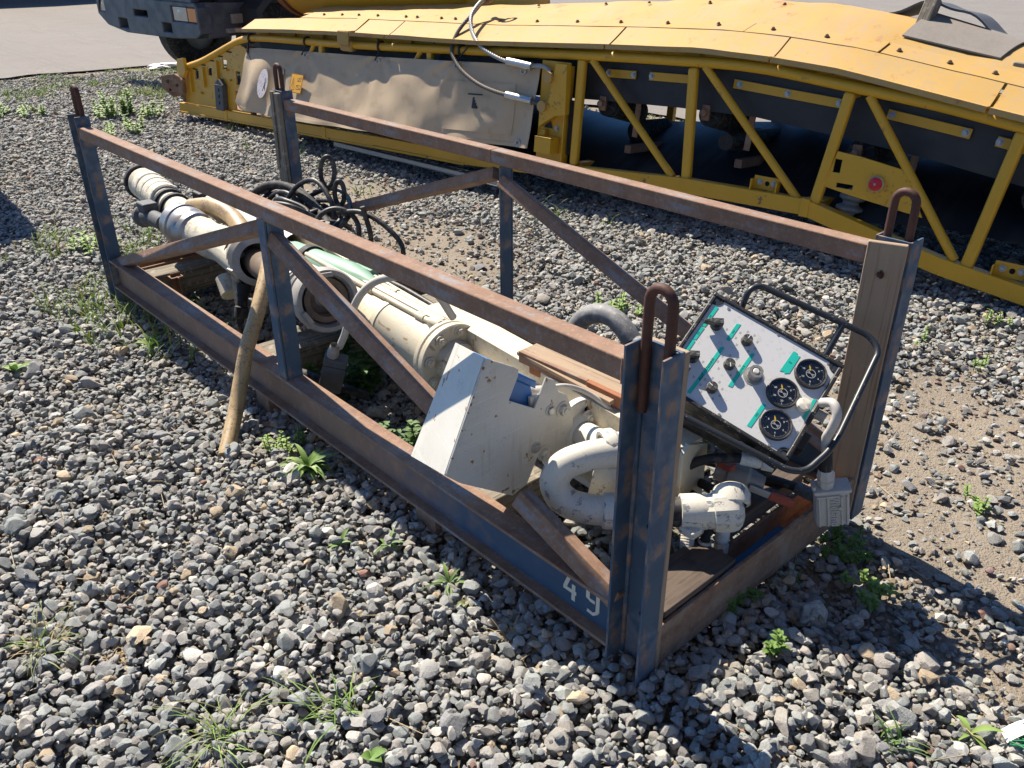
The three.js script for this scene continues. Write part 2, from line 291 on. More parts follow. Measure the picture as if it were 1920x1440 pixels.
const seg = (x, z, ax, az, bx, bz) => { const dx = bx - ax, dz = bz - az, t = Math.min(1, Math.max(0, ((x - ax) * dx + (z - az) * dz) / (dx * dx + dz * dz))); return Math.hypot(x - ax - dx * t, z - az - dz * t); };
// how bare the earth is, 0 = deep gravel, 1 = earth with few stones
function bare(x, z) {
  const w = (fb(x * 1.6, z * 1.6, 5) - 0.5) * 0.9;
  let b = 1.0 - seg(x, z, -1.5, 0.55, -0.55, 0.8) / 0.42 + w;
  b = Math.max(b, 1.25 - seg(x, z, -1.6, 1.05, 0.05, 1.7) / 0.95 + w);
  b = Math.max(b, 1.0 - seg(x, z, 0.0, 1.7, 0.9, 2.1) / 0.55 + w);
  b = Math.max(b, 1.15 - seg(x, z, 2.6, 1.7, 4.9, 2.0) / 0.7 + w);
  b = Math.max(b, 0.55 - seg(x, z, 0.9, 2.1, 2.2, 1.9) / 0.45 + w);
  b = Math.max(b, 0.6 - seg(x, z, 0.4, 2.9, -0.4, 2.6) / 0.6 + w);
  b = Math.max(b, (inYard(x, z) + 0.7) / 0.7);
  return Math.min(1, Math.max(0, b));
}
const groundY = (x, z) => { const y = inYard(x, z); const k = 1 - sm(-0.6, 0.1, y); return -0.03 - 0.03 * k + (fb(x * 0.9, z * 0.9, 11) - 0.5) * 0.05 * k + (fb(x * 5, z * 5, 12) - 0.5) * 0.022 * k; };
{
  const axis = (a, b, step) => { const o = []; for (let q = a; q <= b + 1e-6; q += step) o.push(q); let s = step; for (let q = b; q < 420;) { s *= 1.6; q += s; o.push(q); } s = step; for (let q = a; q > -420;) { s *= 1.6; q -= s; o.unshift(q); } return o; };
  const xs = axis(-1.6, 13, 0.045), zs = axis(-2.4, 6.6, 0.045), pos = [], uv = [], idx = [], col = [];
  for (const z of zs) for (const x of xs) {
    const b = bare(x, z), fine = (vnoise(x * 14, z * 14, 3) - 0.5) * 0.012 * b;
    pos.push(x, groundY(x, z) + fine, z); uv.push(x, z);
    const n = fb(x * 3, z * 3, 21), moss = sm(0.52, 0.7, fb(x * 1.1, z * 1.1, 31)) * sm(-1.2, -0.3, inYard(x, z));
    let c = mix([0.14, 0.124, 0.104], mix([0.25, 0.212, 0.165], [0.2, 0.168, 0.13], n), b);
    c = mix(c, [0.17, 0.17, 0.06], moss * 0.6);
    col.push(...c);
  }
  const W = xs.length; for (let j = 0; j < zs.length - 1; j++) for (let i = 0; i < W - 1; i++) { const a = j * W + i; idx.push(a, a + W, a + 1, a + 1, a + W, a + W + 1); }
  const g = new THREE.BufferGeometry(); g.setAttribute('position', new THREE.Float32BufferAttribute(pos, 3)); g.setAttribute('uv', new THREE.Float32BufferAttribute(uv, 2)); g.setAttribute('color', new THREE.Float32BufferAttribute(col, 3)); g.setIndex(idx); g.computeVertexNormals();
  const map = tex((i) => { const k = 0.72 + 0.5 * F5[i] * 0.6 + 0.3 * F6[i]; return mix([k, k, k], [0.55, 0.5, 0.45], sm(0.6, 0.68, F5[i] * 0.6 + F4[i] * 0.4) * 0.5); }, 0.45);
  const ground = new THREE.Mesh(g, std({ map, vertexColors: true, roughness: 1, bumpMap: gtex((i) => F4[i] * 0.45 + F5[i] * 0.35 + F6[i] * 0.2, 0.45), bumpScale: 0.012 }));
  ground.name = 'ground'; ground.userData.kind = 'structure'; ground.receiveShadow = true; scene.add(ground); M.groundMesh = ground;
  // asphalt sheet
  const s = new THREE.Shape(); const out = [];
  for (let i = 0; i < yardEdge.length - 1; i++) { const [a, b] = [yardEdge[i], yardEdge[i + 1]]; const n = Math.max(1, Math.round(Math.min(40, Math.hypot(a[0] - b[0], a[1] - b[1]) / 0.15))); for (let k = 0; k < n; k++) { const t = k / n, x = a[0] + (b[0] - a[0]) * t, z = a[1] + (b[1] - a[1]) * t; out.push([x + (fb(x * 2, z * 2, 50) - 0.5) * 0.5, z + (fb(x * 2, z * 2, 51) - 0.5) * 0.5]); } }
  out.push([-400, 6.6], [-400, 400], [400, 400], [400, -60]);
  out.forEach(([x, z], i) => i ? s.lineTo(x, -z) : s.moveTo(x, -z));
  const ag = muv(new THREE.ShapeGeometry(s).rotateX(-Math.PI / 2)); ag.translate(0, -0.002, 0);
  const amap = tex((i) => { let c = mix([0.15, 0.135, 0.12], [0.2, 0.182, 0.165], F1[i] * 0.6 + F3[i] * 0.4); c = mix(c, [0.13, 0.12, 0.108], sm(0.5, 0.7, S1[i] * 0.7 + F2[i] * 0.3) * 0.35); c = mix(c, [0.12, 0.11, 0.1], sm(0.6, 0.75, F6[i] * 0.7 + F4[i] * 0.3) * 0.6); return mix(c, [0.26, 0.235, 0.205], sm(0.62, 0.72, F2[i] * 0.5 + F5[i] * 0.5) * 0.5); }, 2.6);
  const asphalt = new THREE.Mesh(ag, std({ map: amap, roughness: 0.95, bumpMap: bumpFine, bumpScale: 0.002 }));
  asphalt.name = 'asphalt_yard'; asphalt.userData.kind = 'structure'; asphalt.receiveShadow = true; scene.add(asphalt);
}
// stones
let topOf = groundY;
const VP = new THREE.Matrix4();
{ camera.aspect = 4 / 3; camera.updateProjectionMatrix(); camera.updateMatrixWorld(true); VP.multiplyMatrices(camera.projectionMatrix, camera.matrixWorldInverse); }
const inView = (x, y, z, m) => { const q = V3(x, y, z).applyMatrix4(camera.matrixWorldInverse); if (q.z > -0.2) return false; const d = -q.z, h = Math.tan(24.2 * Math.PI / 180) * d; return Math.abs(q.x) < h * 4 / 3 + m && Math.abs(q.y) < h + m; };
const rockMap = tex((i) => { const k = 0.8 + 0.35 * (F3[i] - 0.5) + 0.5 * (F5[i] - 0.5) + 0.4 * (F6[i] - 0.5); const c = [k, k, k * 0.99]; return mix(c, [0.98, 0.96, 0.92], sm(0.68, 0.72, F2[i] * 0.7 + F4[i] * 0.3) * 0.6); }, 0.16);
M.rock = std({ map: rockMap, roughness: 0.92, bumpMap: gtex((i) => F4[i] * 0.4 + F5[i] * 0.4 + F6[i] * 0.2, 0.16), bumpScale: 0.0022 });
const rockGeos = [];
for (let k = 0; k < 14; k++) {
  const R = rng(900 + k), g = new THREE.IcosahedronGeometry(1, 3), p = g.attributes.position, fl = 0.42 + R() * 0.34, wd = 0.64 + R() * 0.32;
  const pl = []; for (let i = 0; i < 13; i++) { const u = R() * 2 - 1, a = i * 2.39996 + R(), q = Math.sqrt(1 - u * u); pl.push([V3(Math.cos(a) * q, u, Math.sin(a) * q), 0.5 + R() * 0.26]); }
  const w = V3();
  for (let i = 0; i < p.count; i++) {
    w.fromBufferAttribute(p, i); const n0 = w.clone();
    for (const [n, d] of pl) { const e = w.dot(n) - d; if (e > 0) w.addScaledVector(n, -e * 0.985); }
    const nz = (vnoise(n0.x * 2.6 + k * 7, n0.y * 2.6 + n0.z * 3.1, 70 + k) - 0.5) * 0.07;
    w.multiplyScalar(1.32 * (1 + nz)); p.setXYZ(i, w.x, w.y * fl, w.z * wd);
  }
  g.deleteAttribute('normal'); g.deleteAttribute('uv');
  rockGeos.push(clean(muv(toCreasedNormals(g, 0.33), 0.035)));
}
const rockPal = [[0.31, 0.325, 0.32], [0.34, 0.35, 0.34], [0.37, 0.37, 0.355], [0.4, 0.385, 0.355], [0.27, 0.285, 0.28], [0.36, 0.335, 0.3], [0.34, 0.32, 0.3], [0.42, 0.41, 0.385], [0.24, 0.24, 0.24], [0.32, 0.34, 0.33]];
function rockColor(R) { const q = R(); let c = q < 0.0015 ? [0.29, 0.17, 0.13] : q < 0.03 ? [0.46, 0.37, 0.26] : q < 0.085 ? [0.52, 0.49, 0.44] : rockPal[Math.floor(R() * rockPal.length)]; const k = 0.78 + R() * 0.46; return c.map((x) => x * k); }
{
  const X0 = -2, Z0 = -3, CS = 0.016, NX = Math.ceil(15 / CS), NZ = Math.ceil(9.6 / CS), H = new Float32Array(NX * NZ);
  for (let j = 0; j < NZ; j++) for (let i = 0; i < NX; i++) H[j * NX + i] = NaN;
  const hAt = (i, j) => { const k = j * NX + i; if (Number.isNaN(H[k])) H[k] = groundY(X0 + i * CS, Z0 + j * CS); return H[k]; };
  const lists = rockGeos.map(() => []), big = []; const R = rng(4242);
  const cam = camera.position;
  function drop(x, z, r, keep, dirt) {
    const ci = Math.round((x - X0) / CS), cj = Math.round((z - Z0) / CS), k = Math.max(1, Math.round(r * 0.75 / CS));
    if (ci < k || cj < k || ci >= NX - k || cj >= NZ - k) return;
    let s = 0, n = 0, mx = -9; for (let dj = -k; dj <= k; dj++) for (let di = -k; di <= k; di++) if (di * di + dj * dj <= k * k) { const h = hAt(ci + di, cj + dj); s += h; n++; if (h > mx) mx = h; }
    const base = s / n * 0.6 + mx * 0.4, y = base + r * 0.3, fl = 0.66;
    const gi = Math.floor(R() * rockGeos.length), col = dirt ? [0.24 + R() * 0.08, 0.19 + R() * 0.065, 0.14 + R() * 0.05] : rockColor(R);
    const q = new THREE.Quaternion().setFromEuler(new THREE.Euler((R() - 0.5) * 0.7, R() * 6.28, (R() - 0.5) * 0.7));
    const sc = V3(r * (0.85 + R() * 0.35), r * (0.8 + R() * 0.4), r * (0.8 + R() * 0.4));
    const rec = { m: new THREE.Matrix4().compose(V3(x, y, z), q, sc), c: col, d: cam.distanceTo(V3(x, y, z)), r, x, y, z };
    if (keep) big.push({ gi, ...rec }); else lists[gi].push(rec);
    const kk = Math.max(1, Math.round(r * 0.85 / CS));
    for (let dj = -kk; dj <= kk; dj++) for (let di = -kk; di <= kk; di++) { const d2 = (di * di + dj * dj) / (kk * kk); if (d2 <= 1) { const i = ci + di, j = cj + dj; if (i < 0 || j < 0 || i >= NX || j >= NZ) continue; const t = y + r * fl * 0.85 * Math.sqrt(1 - d2); const o = j * NX + i; if (!(H[o] > t)) H[o] = t; } }
  }
  function layer(step, rmin, rmax, dmax, prob, keep) {
    for (let z = Z0 + 0.2; z < 6.4; z += step) for (let x = X0 + 0.2; x < 12.8; x += step) {
      const px = x + (R() - 0.5) * step * 1.5, pz = z + (R() - 0.5) * step * 1.5, rr = R(), pp = R();
      const d = Math.hypot(px - cam.x, pz - cam.z, cam.y); if (d > dmax) continue;
      if (!inView(px, 0, pz, 0.55)) continue;
      if (inYard(px, pz) > -0.05 + rr * 0.25) continue;
      const b = bare(px, pz); if (pp > prob * (1 - sm(0.2, 0.85, b) * 0.92)) continue;
      drop(px, pz, rmin + (rmax - rmin) * rr * rr, keep);
    }
  }
  layer(0.017, 0.0045, 0.01, 3.6, 0.85); layer(0.022, 0.007, 0.014, 6, 0.9);
  layer(0.023, 0.008, 0.0185, 14, 0.95);
  layer(0.037, 0.012, 0.024, 14, 0.55);
  layer(0.13, 0.022, 0.04, 5, 0.3, true);
  layer(0.03, 0.006, 0.015, 8, 0.5);
  // pebbles on bare earth
  for (let k = 0; k < 42000; k++) { const x = X0 + 0.3 + R() * 9, z = Z0 + 0.3 + R() * 8.5; if (!inView(x, 0, z, 0.4) || bare(x, z) < 0.3 || inYard(x, z) > 0.1) continue; const cl = R() < 0.55; drop(x, z, (cl ? 0.0035 : 0.003) + Math.pow(R(), 4) * (cl ? 0.012 : 0.024), false, cl); }
  topOf = (x, z) => { let m = groundY(x, z); const ci = Math.round((x - X0) / CS), cj = Math.round((z - Z0) / CS); let s = 0, n = 0; for (let dj = -2; dj <= 2; dj++) for (let di = -2; di <= 2; di++) { const i = ci + di, j = cj + dj; if (i >= 0 && j >= 0 && i < NX && j < NZ && !Number.isNaN(H[j * NX + i])) { s += H[j * NX + i]; n++; } } return n ? Math.max(m, s / n) : m; };
  const gravel = new THREE.Group(); gravel.name = 'gravel'; gravel.userData.kind = 'stuff'; scene.add(gravel);
  big.sort((a, b) => b.r / b.d - a.r / a.d);
  big.slice(300).forEach((q) => lists[q.gi].push(q));
  const mats = Array.from({ length: 24 }, (_, i) => { const m = M.rock.clone(); m.color.setRGB(...rockColor(rng(60 + i * 13))); return m; });
  big.slice(0, 300).forEach((q, i) => { const o = new THREE.Mesh(rockGeos[q.gi], mats[i % mats.length]); q.m.decompose(o.position, o.quaternion, o.scale); o.name = numbered('stone'); o.castShadow = o.receiveShadow = true; M.groundMesh.add(o); });
  let tot = 0;
  lists.forEach((l, k) => { const im = new THREE.InstancedMesh(rockGeos[k], M.rock, l.length); const c = new THREE.Color(); l.forEach((q, i) => { im.setMatrixAt(i, q.m); im.setColorAt(i, c.setRGB(...q.c)); }); im.name = 'loose_stones'; im.castShadow = im.receiveShadow = true; gravel.add(im); tot += l.length; });
  console.log('stones', tot, big.length);
}

// ---------------------------------------------------------------- the steel stillage
const FL = 3.5, FW = 1.11, FH = 0.912, CW = 0.105, FD = 0.066;
{
  const st = thing('steel_stillage', 'rusty blue steel stillage frame with U-shaped lifting loops, lying on the gravel', 'stillage', [FL / 2, 0, FW / 2]);
  // corner posts: channel open outwards (side s: -1 towards z = 0), with a board bolted inside
  const post = (x0, s, seedLean) => {
    const zo = s < 0 ? 0 : FW, zi = s < 0 ? FD : FW - FD, t = 0.007, zc = (zo + zi) / 2, zw = zi - s * -0 + (s < 0 ? -t / 2 : t / 2);
    const gs = [rbox(t, FH, FD, 0.002, x0 + t / 2, FH / 2, zc), rbox(t, FH, FD, 0.002, x0 + CW - t / 2, FH / 2, zc), box(CW - 2 * t, FH - 0.004, t, x0 + CW / 2, FH / 2, zw)];
    // rounded root fillets
    for (const q of [x0 + t + 0.002, x0 + CW - t - 0.002]) gs.push(cyl([q, 0.003, zw - s * -0.006], [q, FH - 0.004, zw - s * -0.006], 0.007, 0.007, 8));
    const p = wpart('corner_post', gs.map((g) => g), M.post, st);
    // lifting loop of round bar
    const zl = zw + s * 0.019, a = x0 + CW / 2 - 0.029, b = x0 + CW / 2 + 0.029;
    const pts = [[a, FH - 0.16, zl], [a, FH + 0.095, zl]]; for (let k = 1; k < 12; k++) { const w = Math.PI - k / 12 * Math.PI; pts.push([x0 + CW / 2 + Math.cos(w) * 0.029, FH + 0.095 + Math.sin(w) * 0.029, zl]); } pts.push([b, FH + 0.095, zl], [b, FH - 0.16, zl]);
    wpart('lifting_loop', tube(pts, 0.0115, 60, 12), M.loop, p);
    return p;
  };
  post(0, -1); post(FL - CW, -1); post(0, 1); post(FL - CW, 1);
  const wt = 0.02;
  const board = (x0, s, y0, y1, m, extra = []) => { const z = s < 0 ? FD + wt / 2 + 0.001 : FW - FD - wt / 2 - 0.001; return wpart('wooden_board', [bar([x0 + CW / 2, y0, z], [x0 + CW / 2, y1, z], wt, CW - 0.004, { up: [0, 0, 1], r: 0.004 }), ...extra], m, st); };
  board(0, -1, 0.02, FH - 0.006, M.wood); wpart('wooden_board', bar([CW / 2, 0.03, 0], [CW / 2, FH - 0.004, 0], wt, CW - 0.003, { up: [0, 0, 1], r: 0.004 }).translate(-CW / 2, 0, 0).rotateY(0.34).translate(CW / 2, 0, FW - FD - 0.03), M.wood, st);
  wpart('wooden_board', [bar([FL - CW + 0.03, 0.1, FW - FD - 0.014], [FL - CW + 0.022, FH - 0.01, FW - FD - 0.014], 0.024, 0.042, { up: [0, 0, 1] }), bar([FL - CW + 0.075, 0.05, FW - FD - 0.013], [FL - CW + 0.068, 0.55, FW - FD - 0.013], 0.022, 0.04, { up: [0, 0, 1] }), bar([FL - CW + 0.08, 0.5, FW - FD - 0.02], [FL - CW + 0.066, FH - 0.004, FW - FD - 0.016], 0.022, 0.03, { up: [0, 0, 1] })], M.woodGrey, st, 'split weathered board');
  const bm = M.loop;
  for (const y of [0.82, 0.49, 0.2]) bolt(st, [CW / 2 + (y < 0.6 ? 0.022 : 0), y, FW - FD - wt - 0.021 + (y < 0.6 ? 0.008 : 0)], [0.34, 0, -1], 0.0085, bm);
  for (const y of [0.46, 0.2]) { const h = new THREE.Mesh(new THREE.CylinderGeometry(0.009, 0.009, 0.004, 14).rotateX(Math.PI / 2), M.hole); h.name = 'bolt_hole'; h.position.set(CW / 2 - 0.01 - FL / 2, y, FD - 0.0085 - FW / 2); st.add(h); }
  // top rails
  wpart('top_rail', bar([CW, 0.851, 0.031], [FL - CW, 0.842, 0.031], 0.055, 0.054, { r: 0.005 }), M.rail, st);
  wpart('top_rail', [bar([CW, 0.851, FW - 0.04], [1.7, 0.858, FW - 0.052], 0.056, 0.055, { r: 0.005 }), bar([1.7, 0.858, FW - 0.052], [FL - CW, 0.842, FW - 0.034], 0.056, 0.055, { r: 0.005 })], M.rail, st);
  // bottom beams: I section
  const ibeam = (z, s) => {
    const y0 = 0.085, y1 = 0.232, zc = z, x0 = CW, x1 = FL - CW, L = x1 - x0, xm = (x0 + x1) / 2;
    return [[rbox(L, 0.011, 0.075, 0.003, xm, y1 - 0.0055, zc), rbox(L, 0.011, 0.075, 0.003, xm, y0 + 0.0055, zc)], box(L, y1 - y0 - 0.022, 0.008, xm, (y0 + y1) / 2, zc)];
  };
  const mkBeam = (z, s) => { const [f, w] = ibeam(z, s); const b = wpart('bottom_beam', f, M.rail, st); wpart('beam_web', w, M.web, b); return b; };
  const beam = mkBeam(0.04, -1); mkBeam(FW - 0.04, 1);
  // painted number on the web, right end of the near beam
  {
    const num = (polys, ox) => polys.map((pl) => plate(pl, 0.0008, [ox, 0.112, 0.0352], [-1, 0, 0], [0, 1, 0], [], 0));
    const four = [[[0.0, 0.04], [0.012, 0.04], [0.026, 0.078], [0.014, 0.078]], [[0.0, 0.03], [0.046, 0.03], [0.046, 0.041], [0.0, 0.041]], [[0.03, 0.008], [0.042, 0.008], [0.042, 0.029], [0.03, 0.029]], [[0.03, 0.042], [0.042, 0.042], [0.042, 0.06], [0.03, 0.06]]];
    const nine = [[[0.0, 0.05], [0.012, 0.046], [0.012, 0.078], [0.0, 0.078]], [[0.012, 0.044], [0.03, 0.044], [0.03, 0.054], [0.012, 0.054]], [[0.034, 0.02], [0.046, 0.024], [0.046, 0.08], [0.034, 0.08]], [[0.004, 0.006], [0.026, 0.004], [0.044, 0.02], [0.033, 0.021], [0.024, 0.014], [0.006, 0.016]]];
    const pm = std({ color: new THREE.Color(0.62, 0.58, 0.47), roughness: 0.9 });
    wpart('painted_number', num(four, 0.285), pm, beam); wpart('painted_number', num(nine, 0.205), pm, beam);
  }
  // posts in the middle and the diagonal braces, both sides
  const side = (z, s) => {
    const zi = z + s * 0.09, zm = (z + zi) / 2;
    wpart('middle_post', [rbox(0.05, 0.6, 0.009, 0.003, 1.675, 0.525, z + s * 0.0045), rbox(0.009, 0.6, 0.06, 0.003, 1.6545, 0.525, z + s * 0.04)], M.post, st);
    const zb = z + s * 0.045;
    wpart('diagonal_brace', bar([1.70, 0.785, zb], [FL - CW + 0.01, 0.2, zb], 0.05, 0.042, { r: 0.004, up: [0, 1, 0.42] }), M.rail, st);
    wpart('diagonal_brace', s > 0 ? [bar([1.66, 0.752, 0.037], [0.6, 0.39, 0.037], 0.05, 0.05, { r: 0.004, up: [0, 1, 0.42] }), bar([0.45, 0.34, 0.037], [0.1, 0.22, 0.037], 0.05, 0.05, { r: 0.004, up: [0, 1, 0.42] })] : bar([1.65, 0.765, zb - 0.012], [0.1, 0.21, zb - 0.012], 0.05, 0.05, { r: 0.004, up: [0, 1, 0.42] }), M.rail, st);
  };
  side(0.004, 1); side(FW - 0.004, -1);
  // end beams: channel with its trough upwards and packing timber
  const endBeam = (x0, d) => wpart('end_beam', [rbox(0.012, 0.135, FW - 2 * FD - 0.002, 0.003, x0 + d * 0.012, 0.1, FW / 2), box(0.07, 0.01, FW - 2 * FD - 0.002, x0 + d * 0.053, 0.075, FW / 2), rbox(0.01, 0.1, FW - 2 * FD - 0.002, 0.002, x0 + d * 0.093, 0.1, FW / 2)], M.rust, st);
  endBeam(0, 1); endBeam(FL, -1);
  wpart('trough_paint', box(0.07, 0.002, 0.3, 0.054, 0.0822, 0.6), M.blue, st, 'blue painted floor of the end beam trough');
  // packing timber on the near end beam, notched, with bolt holes
  const notched = [[0, 0], [0.36, 0], [0.4, 0.035], [0.47, 0.035], [0.47, 0.12], [0.4, 0.125], [0, 0.1]];
  wpart('packing_timber', plate([[0.1, 0.03], [0.47, 0.025], [0.49, 0.045], [0.49, 0.15], [0.12, 0.15]], 0.045, [0.105, 0.2, 0.98], [0, 0, -1], [1, 0, 0], [circle(0.33, 0.09, 0.012)], 0.003).translate(-0.03, 0, 0), M.woodDark, st);
  wpart('packing_timber', bar([0.075, 0.19, 0.1], [0.09, 0.165, 0.42], 0.02, 0.13, { r: 0.004 }), M.woodDark, st);
  // weld beads
  const bead = (p) => wpart('weld_bead', tube(p, 0.004, 12, 6), M.rust, st);
  bead([[CW + 0.002, 0.88, 0.004], [CW + 0.003, 0.85, 0.003], [CW + 0.002, 0.822, 0.004]]); bead([[CW + 0.002, 0.234, 0.004], [CW + 0.002, 0.234, 0.04], [CW + 0.002, 0.234, 0.076]]); bead([[1.65, 0.826, 0.006], [1.675, 0.8245, 0.004], [1.7, 0.826, 0.006]]); bead([[1.65, 0.234, 0.004], [1.675, 0.2345, 0.003], [1.7, 0.234, 0.004]]); bead([[FL - CW - 0.002, 0.868, 0.004], [FL - CW - 0.003, 0.84, 0.003], [FL - CW - 0.002, 0.815, 0.004]]); bead([[0.004, 0.04, FD + 0.003], [0.003, 0.1, FD + 0.003], [0.004, 0.165, FD + 0.003]]);
  // feet under the near beam
  for (const x of [0.86, 1.9]) wpart('foot_block', rbox(0.1, 0.11, 0.09, 0.004, x, 0.03, 0.06), M.rust, st);
}

// ---------------------------------------------------------------- the yellow conveyor (own frame: x along its length from the nose, z towards the camera, y up)
const interp = (tab, s) => { for (let i = 0; i < tab.length - 1; i++) if (s <= tab[i + 1][0]) { const [a, b] = tab[i], [c, d] = tab[i + 1]; return b + (d - b) * Math.max(0, (s - a) / (c - a)); } return tab[tab.length - 1][1]; };
{
  const cv = thing('belt_conveyor', 'long yellow lattice belt conveyor section lying on the ground behind the stillage', 'conveyor', [8.2, 0, 2.42], 3.2425);
  const tilt = (o) => { o.rotation.set(-0.1, 3.2425, 0, 'YXZ'); o.updateMatrixWorld(true); return o; };
  tilt(cv);
  const Y = M.yellow, P = (n, g, m, l, par = cv) => part(n, g, m, par, l);
  const D = 1.15;                                                     // depth of the truss
  const bc = [[0.02, 0.062], [1.7, 0.1], [3.1, 0.14], [4.1, 0.155], [5.2, 0.222], [6.0, 0.278], [6.78, 0.292], [7.2, 0.2], [7.55, 0.13], [8.0, 0.072], [9.6, -0.02]];
  const tc = [[0.195, 0.469], [0.47, 0.54], [1.15, 0.77], [1.3, 0.8], [1.47, 0.816], [2.77, 0.85], [4.3, 0.913], [5.13, 0.953], [5.83, 0.977], [6.34, 0.983], [6.9, 0.936], [7.34, 0.894], [7.75, 0.838], [9.6, 0.6]];
  const chord = (z, m, a, b) => { const g = []; for (let i = a; i < b; i++) g.push(bar([bc[i][0], bc[i][1], z], [bc[i + 1][0], bc[i + 1][1], z], 0.088, 0.075, { r: 0.004, len: 0.004 })); return g; };
  P('bottom_chord', chord(0, M.yellow, 0, 3), M.yellow); P('bottom_chord', chord(0, M.yellowWorn, 3, 6), M.yellowWorn, 'scraped middle length of the bottom chord'); P('bottom_chord', chord(0, M.yellow, 6, 10), M.yellow);
  P('bottom_chord', chord(-D, M.yellow, 0, 10).map((g) => g.translate(0, 0.11, 0)), M.yellow);
  for (const [s, dy] of [[0.9, 0], [2.45, 0], [6.79, 0], [8.05, 0]]) { const y = interp(bc, s); P('splice_plate', rbox(0.05, 0.1, 0.084, 0.004, s, y, 0.002), Y); }
  // dented lower lip along the left half
  P('bottom_lip', [bar([0.05, 0.015, 0.036], [1.7, 0.062, 0.036], 0.018, 0.02), bar([1.7, 0.062, 0.036], [3.1, 0.094, 0.03], 0.018, 0.02), bar([3.1, 0.098, 0.034], [4.15, 0.118, 0.028], 0.02, 0.03)], M.yellowWorn);
  P('top_tube', tube(tc.map(([s, y]) => [s, y, 0]), 0.03, 160, 14), Y); P('top_tube', tube(tc.slice(4).map(([s, y]) => [s, y, -D]), 0.03, 80, 10), Y);
  const posts = [[5.14, 0.93, 5.145, 0.26], [5.955, 0.95, 6.01, 0.3], [6.9, 0.91, 6.825, 0.3], [7.74, 0.82, 7.66, 0.14], [8.7, 0.7, 8.6, 0.07]];
  for (const [a, b, c, d] of posts) { P('lattice_post', bar([a, b, 0], [c, d, 0], 0.062, 0.05, { r: 0.018 }), Y); P('lattice_post', bar([a, b, -D], [c, d, -D], 0.06, 0.05, { r: 0.01 }), Y); }
  for (const [a, b, c, d] of [[5.22, 0.93, 5.91, 0.31], [6.03, 0.96, 6.75, 0.3], [7.0, 0.9, 7.6, 0.17], [7.83, 0.8, 8.5, 0.1]]) { P('lattice_brace', cyl([a, b, 0], [c, d, 0], 0.023, 0.023, 14), Y); P('lattice_brace', cyl([a, b, -D], [c, d, -D], 0.023, 0.023, 8), Y); }
  // short struts seen over the canvas
  for (const [s, y] of [[2.3, 0.82], [3.62, 0.868]]) { P('lattice_brace', cyl([s, y, 0], [s - 0.42, y - 0.55, -0.01], 0.02, 0.02, 12), Y); P('lattice_post', bar([s + 0.1, y, 0], [s + 0.11, y - 0.6, 0], 0.05, 0.04, { r: 0.01 }), Y); }
  P('lattice_brace', cyl([1.75, 0.12, 0], [1.45, 0.28, -0.03], 0.014, 0.014, 10), Y);
  // cross members
  for (const [s, y] of [[0.25, 0.08], [2.0, 0.12], [3.7, 0.15], [5.15, 0.25], [6.8, 0.29], [8.6, 0.06]]) P('cross_member', bar([s, y, -0.03], [s, y, -D + 0.03], 0.06, 0.06), Y);
  for (const [s, y] of [[2.4, 0.83], [3.72, 0.87], [5.14, 0.93], [6.9, 0.9], [8.7, 0.68]]) P('cross_member', cyl([s, y, -0.02], [s, y, -D + 0.02], 0.022, 0.022, 8), Y);
  // nose plate with its cut-outs
  {
    const sq = (x, y, w, h) => rect(x, y, x + w, y + h);
    const np = P('nose_plate', plate([[0.05, 0.11], [0.12, 0.45], [0.42, 0.5], [1.16, 0.74], [1.28, 0.7], [1.27, 0.14]], 0.012, [0, 0, -0.012], [1, 0, 0], [0, 1, 0], [sq(0.31, 0.36, 0.075, 0.085), sq(0.56, 0.42, 0.075, 0.08), sq(0.84, 0.5, 0.075, 0.085), sq(1.03, 0.15, 0.1, 0.17), sq(0.66, 0.135, 0.13, 0.075), sq(1.06, 0.38, 0.08, 0.12)], 0.0015), Y);
    for (const [s, y] of [[0.25, 0.42], [0.5, 0.49], [0.76, 0.57]]) P('rib', bar([s, y, 0.012], [s + 0.01, y - 0.19, 0.012], 0.012, 0.03, { up: [1, 0, 0] }), Y, null, np);
    for (const [s, y] of [[0.44, 0.24], [0.93, 0.5], [0.98, 0.41]]) P('stud', cyl([s, y, 0.0], [s, y, 0.03], 0.011, 0.011, 10), Y, null, np);
    for (let k = 0; k < 5; k++) P('slot', rbox(0.09, 0.012, 0.006, 0.002, 0.33 + k * 0.16, 0.455 + k * 0.052, 0.002).rotateZ(0.0), M.hole, null, np);
    P('end_post', bar([1.31, 0.13, -0.01], [1.31, 0.74, -0.01], 0.03, 0.05), M.orangeRust, 'rust-brown post beside the canvas');
    P('junction_box', [rbox(0.14, 0.24, 0.06, 0.008, 0.83, 0.24, 0.03), plate([[0.76, 0.36], [0.83, 0.41], [0.9, 0.36]], 0.05, [0, 0, 0.005], [1, 0, 0], [0, 1, 0])], M.darkGrey, 'small grey junction box with slots');
    for (const y of [0.19, 0.25, 0.31]) P('slot', rbox(0.016, 0.03, 0.004, 0.001, 0.84, y, 0.061), M.hole);
    P('lug', plate([[-0.05, 0.35], [-0.09, 0.4], [-0.07, 0.5], [0.05, 0.52], [0.08, 0.4], [0.02, 0.33]], 0.03, [0.16, 0.03, 0.03], [1, 0, 0], [0, 1, 0]), Y);
    const h = P('drawbar_plate', plate([[-0.13, -0.02], [0.0, -0.1], [0.13, -0.05], [0.13, 0.09], [0.03, 0.13], [-0.13, 0.1]], 0.05, [0.02, 0.26, 0.06], [0.92, 0, -0.38], [0, 1, 0], [circle(-0.05, 0.05, 0.018), circle(0.06, 0.02, 0.018), circle(-0.03, -0.03, 0.016)], 0.004), M.rust, 'rusty drawbar plate with three holes');
